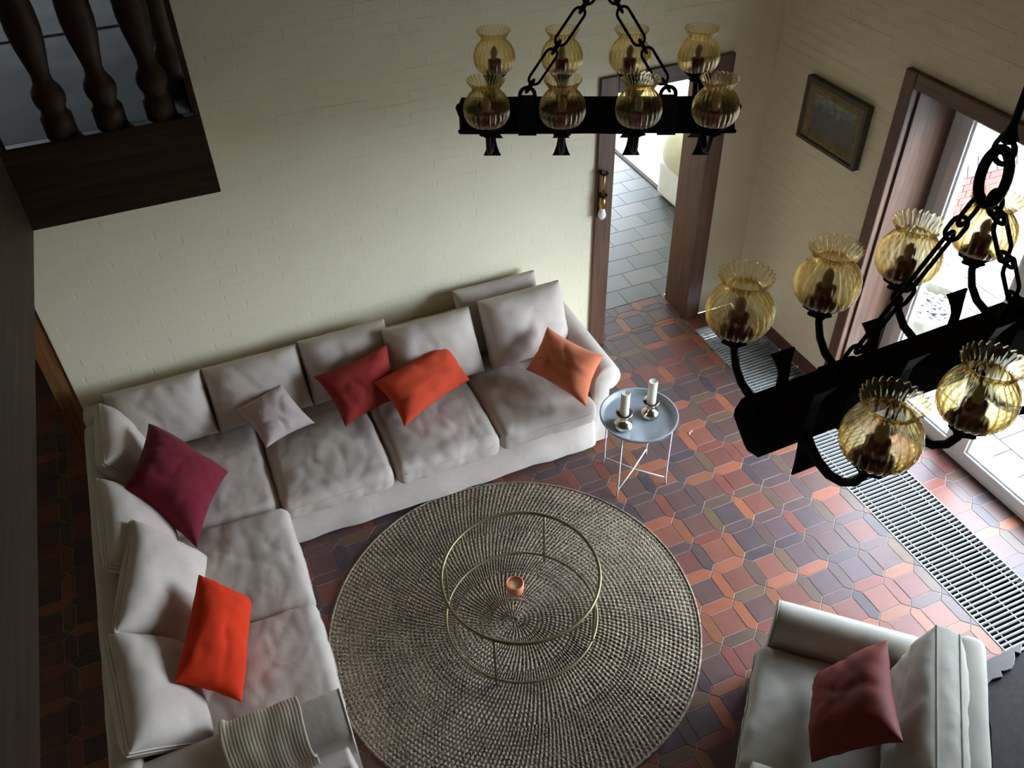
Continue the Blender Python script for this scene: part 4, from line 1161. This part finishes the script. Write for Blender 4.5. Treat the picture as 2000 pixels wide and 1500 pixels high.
# ---- chandeliers: black beam, eight iron arms with amber glass shades, hung on two chains
def chandelier():
    root = empty('chandelier')
    bm_ = MB()
    # rough-hewn beam with notched ends
    n = 22; vs = []; fs = []
    for i in range(n + 1):
        x = -0.525 + 1.05 * i / n
        for q in range(16):
            a = 2 * PI * q / 16
            cx, cy = math.cos(a), math.sin(a); k = 1 / max(abs(cx), abs(cy)); k = min(k, 1.37)
            w = 1 + 0.05 * noisev((x * 6, cx, cy), 1.0, 2)
            ex = 0.0
            if i in (0, n): ex = (0.012 * math.sin(a * 3 + 1)) * (1 if i else -1)
            vs.append((x + ex, 0.05 * cx * k * w, 0.055 * cy * k * w))
    for i in range(n):
        for q in range(16):
            fs.append((i * 16 + q, i * 16 + (q + 1) % 16, (i + 1) * 16 + (q + 1) % 16, (i + 1) * 16 + q))
    fs.append(tuple(range(15, -1, -1))); fs.append(tuple(n * 16 + q for q in range(16)))
    bm_.add(vs, fs).build('beam', MT['beam'], root)
    # meshes shared by the eight arms (built for the +y side)
    pth = [(0, 0.052, -0.02), (0, 0.075, -0.045), (0, 0.11, -0.066), (0, 0.15, -0.072), (0, 0.19, -0.058), (0, 0.22, -0.028), (0, 0.237, 0.012), (0, 0.2435, 0.05)]
    arm_me = MB().tube(pth, [0.012, 0.0125, 0.012, 0.0115, 0.011, 0.0105, 0.010, 0.010], 8).mesh('arm', MT['iron'], True)
    cup = MB(); cup.lathe([(0.010, 0.026), (0.017, 0.034), (0.030, 0.038), (0.017, 0.044), (0.014, 0.052), (0.030, 0.060), (0.047, 0.064), (0.044, 0.070), (0.0, 0.072)], 20, cap=False, rib=lambda i, a: (0.004 * math.sin(5 * a) if i in (2, 6) else 0))
    cup_me = cup.mesh('cup', MT['iron'], True)
    outp = [(0.034, -0.062), (0.050, -0.059), (0.066, -0.048), (0.076, -0.030), (0.0805, -0.008), (0.0795, 0.012), (0.073, 0.032), (0.061, 0.050), (0.050, 0.061), (0.0455, 0.069), (0.047, 0.077), (0.054, 0.087), (0.062, 0.096), (0.0655, 0.103)]
    th_ = 0.0032
    inp = [(r_ - th_, z + (0.001 if i > 8 else 0.002)) for i, (r_, z) in enumerate(outp)]
    NS = 168
    sh = MB(); vs = []; fs = []
    prof = outp + inp[::-1]
    for i, (r_, z) in enumerate(prof):
        outer = i < len(outp); ii = i if outer else len(prof) - 1 - i
        amp = 0.0032 * min(1, ii / 3) * (1.0 if ii < 10 else 1.1)
        for k in range(NS):
            a = 2 * PI * k / NS
            rr = r_ + amp * (abs(math.cos(12 * a)) * 2 - 1) * (1.0 if outer else 0.85)
            zz = z + (0.0022 * math.cos(24 * a) if ii >= len(outp) - 2 else 0)
            vs.append((rr * math.cos(a), rr * math.sin(a), zz))
    P_ = len(prof)
    for i in range(P_ - 1):
        for k in range(NS):
            fs.append((i * NS + k, i * NS + (k + 1) % NS, (i + 1) * NS + (k + 1) % NS, (i + 1) * NS + k))
    for k in range(NS): fs.append(((P_ - 1) * NS + k, (P_ - 1) * NS + (k + 1) % NS, (k + 1) % NS, k))
    sh_me = sh.add(vs, fs).mesh('glass_shade', MT['amber'], True)
    sl_me_ = MB().lathe([(0.0, -0.062), (0.026, -0.060), (0.0265, -0.014), (0.021, -0.011), (0.0, -0.011)], 20, cap=False).mesh('candle_sleeve', MT['sleeve'], True)
    bu_me = MB().lathe([(0.010, -0.012), (0.013, 0.0), (0.016, 0.014), (0.013, 0.028), (0.005, 0.040), (0.0, 0.042)], 16, cap=False).mesh('bulb', MT['bulb'], True)
    st = MB()
    zz = [(-0.128, 0.034), (-0.118, 0.028), (-0.095, 0.019), (-0.075, 0.015), (-0.03, 0.0165), (0.03, 0.0165), (0.075, 0.015), (0.095, 0.019), (0.118, 0.028), (0.128, 0.034)]
    bend = [0.022, 0.018, 0.009, 0.003, 0, 0, 0.003, 0.009, 0.018, 0.022]
    vs = []; fs = []
    for (z, w), b in zip(zz, bend):
        for (sx, dy) in ((-1, 0), (1, 0), (1, 0.006), (-1, 0.006)): vs.append((sx * w, 0.0505 + dy + b, z))
    for i in range(len(zz) - 1):
        for q in range(4): fs.append((i * 4 + q, i * 4 + (q + 1) % 4, (i + 1) * 4 + (q + 1) % 4, (i + 1) * 4 + q))
    fs.append((3, 2, 1, 0)); k = (len(zz) - 1) * 4; fs.append((k, k + 1, k + 2, k + 3))
    st_me = st.add(vs, fs).mesh('strap', MT['iron'])
    for sgn in (1, -1):
        for i in range(4):
            x = (i - 1.5) * 0.268
            rz = 0 if sgn > 0 else PI
            ar = link('arm', arm_me, root, (x, 0, 0), (0, 0, rz))
            link('cup', cup_me, ar, (0, 0.2435, 0.0))
            s_ = link('glass_shade', sh_me, ar, (0, 0.2435, 0.135), (0, 0, random.uniform(0, 6)))
            s_['label'] = 'ribbed amber glass shade'
            link('candle_sleeve', sl_me_, ar, (0, 0.2435, 0.135))['label'] = 'dark red candle sleeve'
            link('bulb', bu_me, ar, (0, 0.2435, 0.135))
            link('strap', st_me, root, (x, 0, 0), (0, 0, rz))
    # band and staple at each chain
    def stadium(L, W, n=10):
        pts = []
        for k in range(n + 1):
            a = -PI / 2 + PI * k / n; pts.append((L / 2 - W / 2 + W / 2 * math.cos(a), W / 2 * math.sin(a), 0))
        for k in range(n + 1):
            a = PI / 2 + PI * k / n; pts.append((-L / 2 + W / 2 + W / 2 * math.cos(a), W / 2 * math.sin(a), 0))
        return pts
    long_me = MB().tube(stadium(0.145, 0.046), 0.0052, 8, closed=True).mesh('chain_link', MT['iron'], True)
    short_me = MB().tube(stadium(0.055, 0.036), 0.0052, 8, closed=True).mesh('chain_link', MT['iron'], True)
    AP = Vector((0, 0, 0.47))
    for sx in (-1, 1):
        bd = MB(); 
        bd.box(sx * 0.265 - 0.035, sx * 0.265 + 0.035, -0.054, 0.054, 0.0535, 0.0575); bd.box(sx * 0.265 - 0.035, sx * 0.265 + 0.035, -0.054, 0.054, -0.0575, -0.0535)
        bd.box(sx * 0.265 - 0.035, sx * 0.265 + 0.035, 0.0505, 0.054, -0.0535, 0.0535); bd.box(sx * 0.265 - 0.035, sx * 0.265 + 0.035, -0.054, -0.0505, -0.0535, 0.0535)
        bd.build('band', MT['iron'], root)
        U = [(sx * 0.265 - 0.028, 0, 0.045), (sx * 0.265 - 0.028, 0, 0.082)] + [(sx * 0.265 - 0.028 * math.cos(PI * k / 8), 0, 0.082 + 0.028 * math.sin(PI * k / 8)) for k in range(1, 8)] + [(sx * 0.265 + 0.028, 0, 0.082), (sx * 0.265 + 0.028, 0, 0.045)]
        MB().tube(U, 0.0075, 8).build('staple', MT['iron'], root, smooth=True)
        A = Vector((sx * 0.265, 0, 0.10)); B = Vector((sx * 0.02, 0, 0.465))
        d = B - A; Ltot = d.length; dn = d.normalized()
        seq = [('s', 0.034), ('l', 0.126), ('s', 0.034), ('l', 0.126), ('s', 0.034), ('r', 0.05)]
        tot = sum(q[1] for q in seq); sc_ = Ltot / tot; pos = 0
        for kind_, ln_ in seq:
            c_ = A + dn * (pos + ln_ * sc_ / 2); pos += ln_ * sc_
            o = link('chain_link', long_me if kind_ == 'l' else short_me, root, c_)
            side = Vector((0, 1, 0)) if kind_ == 's' else dn.cross(Vector((0, 1, 0))).normalized()
            nz_ = dn.cross(side).normalized()
            R_ = Matrix((dn, side, nz_)).transposed()
            if kind_ == 'l': R_ = R_ @ Matrix.Rotation(0.25, 3, 'X')
            o.rotation_euler = R_.to_euler()
            o.scale = ((ln_ * sc_ + 0.018) / (0.145 if kind_ == 'l' else 0.055), 1, 1)
    MB().tube([(0.042 * math.cos(2 * PI * k / 24), 0.012 * math.sin(2 * PI * k / 24), 0.512 + 0.058 * math.sin(2 * PI * k / 24)) for k in range(24)], 0.011, 8, closed=True).build('hanging_ring', MT['iron'], root, smooth=True)
    MB().tube([(0, 0.024 * math.cos(2 * PI * k / 20), 0.572 + 0.028 * math.sin(2 * PI * k / 20)) for k in range(20)], 0.006, 8, closed=True).build('chain_link', MT['iron'], root, smooth=True)
    MB().lathe([(0.012, 0.59), (0.02, 0.60), (0.012, 0.615), (0.008, 0.63), (0.008, ZC - 2.72 - 0.06), (0.03, ZC - 2.72 - 0.05), (0.06, ZC - 2.72 - 0.01), (0.06, ZC - 2.72)], 14).build('hanging_rod', MT['iron'], root, smooth=True, autosmooth=0.8)
    return root
ca = chandelier()
ca.location = (1.514, 2.816, 2.722); ca.rotation_euler = (0, 0, -0.441)
tag(ca, 'black beam chandelier with eight amber shades hanging in front of the doorway', 'chandelier', 'beam chandeliers')
cb2 = copy_tree(ca)
cb2.location = (1.568, 1.142, 2.735); cb2.rotation_euler = (0, 0, 0.028)
tag(cb2, 'black beam chandelier with amber shades hanging before the patio door above the grate', 'chandelier', 'beam chandeliers')

# ---- wall lamp on the door casing: brass tube between two iron rings, opal bulb below
wl_ = empty('wall_lamp', (2.492, YW - 0.06, 1.10))
tag(wl_, 'small brass wall lamp with a bare opal bulb on the doorway casing', 'lamp')
MB().lathe([(0.013, 0.19), (0.013, 0.375)], 16).build('brass_tube', MT['brass'], wl_, smooth=True)
for z in (0.20, 0.36):
    MB().tube([(0.024 * math.cos(2 * PI * k / 20), 0.024 * math.sin(2 * PI * k / 20), z) for k in range(20)], 0.007, 8, closed=True).build('iron_ring', MT['iron'], wl_, smooth=True)
    MB().tube([(0, 0.02, z), (0, 0.04, z)], 0.007, 8).build('bracket', MT['iron'], wl_, smooth=True)
MB().lathe([(0.010, 0.10), (0.021, 0.11), (0.024, 0.15), (0.018, 0.19)], 16).build('socket', MT['brass'], wl_, smooth=True)
MB().lathe([(0.0, 0.02), (0.012, 0.023), (0.026, 0.042), (0.028, 0.06), (0.02, 0.09), (0.012, 0.105)], 20, cap=False).build('bulb', MT['opal'], wl_, smooth=True)

# ---- framed painting on the right wall
pf = empty('framed_painting', (XW, 3.905, 1.605))
tag(pf, 'small dark landscape painting in a dull gilt frame hanging on the right wall', 'painting')
W2, H2 = 0.275, 0.40
fb = MB()
def frame_ring(mb, w, h0, h1, w2, a0, a1, x0, x1):
    mb.add([(x0, -w, h0), (x0, w, h0), (x0, w, h1), (x0, -w, h1), (x1, -w2, a0), (x1, w2, a0), (x1, w2, a1), (x1, -w2, a1)],
           [(0, 1, 5, 4), (1, 2, 6, 5), (2, 3, 7, 6), (3, 0, 4, 7)])
frame_ring(fb, W2, 0, H2, W2, 0, H2, 0, -0.045)
frame_ring(fb, W2, 0, H2, W2 - 0.022, 0.022, H2 - 0.022, -0.045, -0.05)
frame_ring(fb, W2 - 0.022, 0.022, H2 - 0.022, W2 - 0.03, 0.03, H2 - 0.03, -0.05, -0.04)
fb.build('outer_frame', MT['frame'], pf)
g2 = MB()
frame_ring(g2, W2 - 0.03, 0.03, H2 - 0.03, W2 - 0.05, 0.05, H2 - 0.05, -0.040, -0.044)
frame_ring(g2, W2 - 0.05, 0.05, H2 - 0.05, W2 - 0.085, 0.085, H2 - 0.085, -0.044, -0.03)
g2.build('gilt_moulding', MT['gilt'], pf)
MB().box(-0.03, -0.02, -(W2 - 0.084), W2 - 0.084, 0.084, H2 - 0.084).build('canvas', MT['painting'], pf)

# ---- carved dark sideboard at the end of the grate
SZ = 0.52
sb = empty('sideboard', (2.95, 0.7, 0))
tag(sb, 'dark wooden sideboard with a polished scalloped top standing behind the armchair', 'sideboard')
outl = [onz(*q, SZ) for q in [(1997, 1256), (1994, 1277), (1982, 1273), (1983, 1285), (1981, 1298), (1976, 1306), (1965, 1310), (1955, 1311), (1959, 1322), (1948, 1324), (1938, 1327), (1930, 1335), (1921, 1347)]]
yt_ = outl[0].y
poly = [(p.x, p.y) for p in outl] + [(outl[-1].x - 0.02, yt_ - 0.05), (outl[-1].x + 0.10, yt_), ]
MB().prism([(x - 2.95, y - 0.7) for x, y in poly][::-1], SZ - 0.022, SZ).build('scalloped_top', MT['polish'], sb, bevel=0.003)
nl = [onz(1935, 1425, SZ - 0.03), onz(1938, 1510, SZ - 0.03)]
body = [(3.50, 0.15), (3.50, yt_ - 0.03), (outl[1].x, yt_ - 0.03), (outl[4].x, outl[4].y + 0.03), (outl[8].x, outl[8].y + 0.035), (outl[-1].x + 0.03, outl[-1].y + 0.03), (nl[0].x, nl[0].y), (nl[1].x, nl[1].y), (2.22, 0.45), (2.22, 0.15)]
MB().prism([(x - 2.95, y - 0.7) for x, y in body], 0.0, SZ - 0.0215).build('body', MT['black'], sb)

# ---- furniture in the next room
rg = empty('beige_rug', (5.05, 7.35, 0.0))
tag(rg, 'beige wool rug with a dark edge in the room behind the doorway', 'rug')
MB().box(-0.86, 1.2, -1.36, 1.3, 0.0005, 0.011).build('pile', MT['beigerug'], rg)
MB().box(-0.9, -0.861, -1.36, 1.3, 0.0005, 0.012).build('binding', MT['rugedge'], rg)
c2 = empty('slipcovered_chair', (4.35, 6.15, 0.002))
tag(c2, 'white slipcovered chair under a cream throw in the room behind the doorway', 'chair')
softbox('seat_base', -0.25, 0.38, -0.28, 0.22, 0.012, 0.36, 0.04, MT['whitecloth'], c2, seed=31)
softbox('throw', -0.29, 0.40, -0.31, 0.25, 0.27, 0.72, 0.19, MT['creamthrow'], c2, seed=33)

# ---- tiny scrap on the floor
sp_ = onz(1350, 847)
scv = []; scf = []
for i in range(9):
    t = i / 8
    for s_ in (-1, 1):
        scv.append((0.022 * (t - 0.5) * 2, 0.010 * math.sin(t * 3) + 0.003 * s_, 0.002 + 0.007 * (t - 0.5) ** 2 * 4))
scv += [(a, b, c_ + 0.0008) for a, b, c_ in scv]
n_ = 18
for i in range(8):
    a, b, c_, d_ = 2 * i, 2 * i + 1, 2 * i + 3, 2 * i + 2
    scf += [(d_, c_, b, a), (a + n_, b + n_, c_ + n_, d_ + n_), (a, d_, d_ + n_, a + n_)[::-1], (b, c_, c_ + n_, b + n_)]
scf += [(0, 1, 1 + n_, n_), (17, 16, 16 + n_, 17 + n_)]
so = MB().add(scv, scf).build('paper_scrap', MT['paper'], loc=(sp_.x, sp_.y, 0.0), rot=(0, 0, 0.6))
tag(so, 'tiny curled white paper scrap lying on the red tiles', 'scrap')
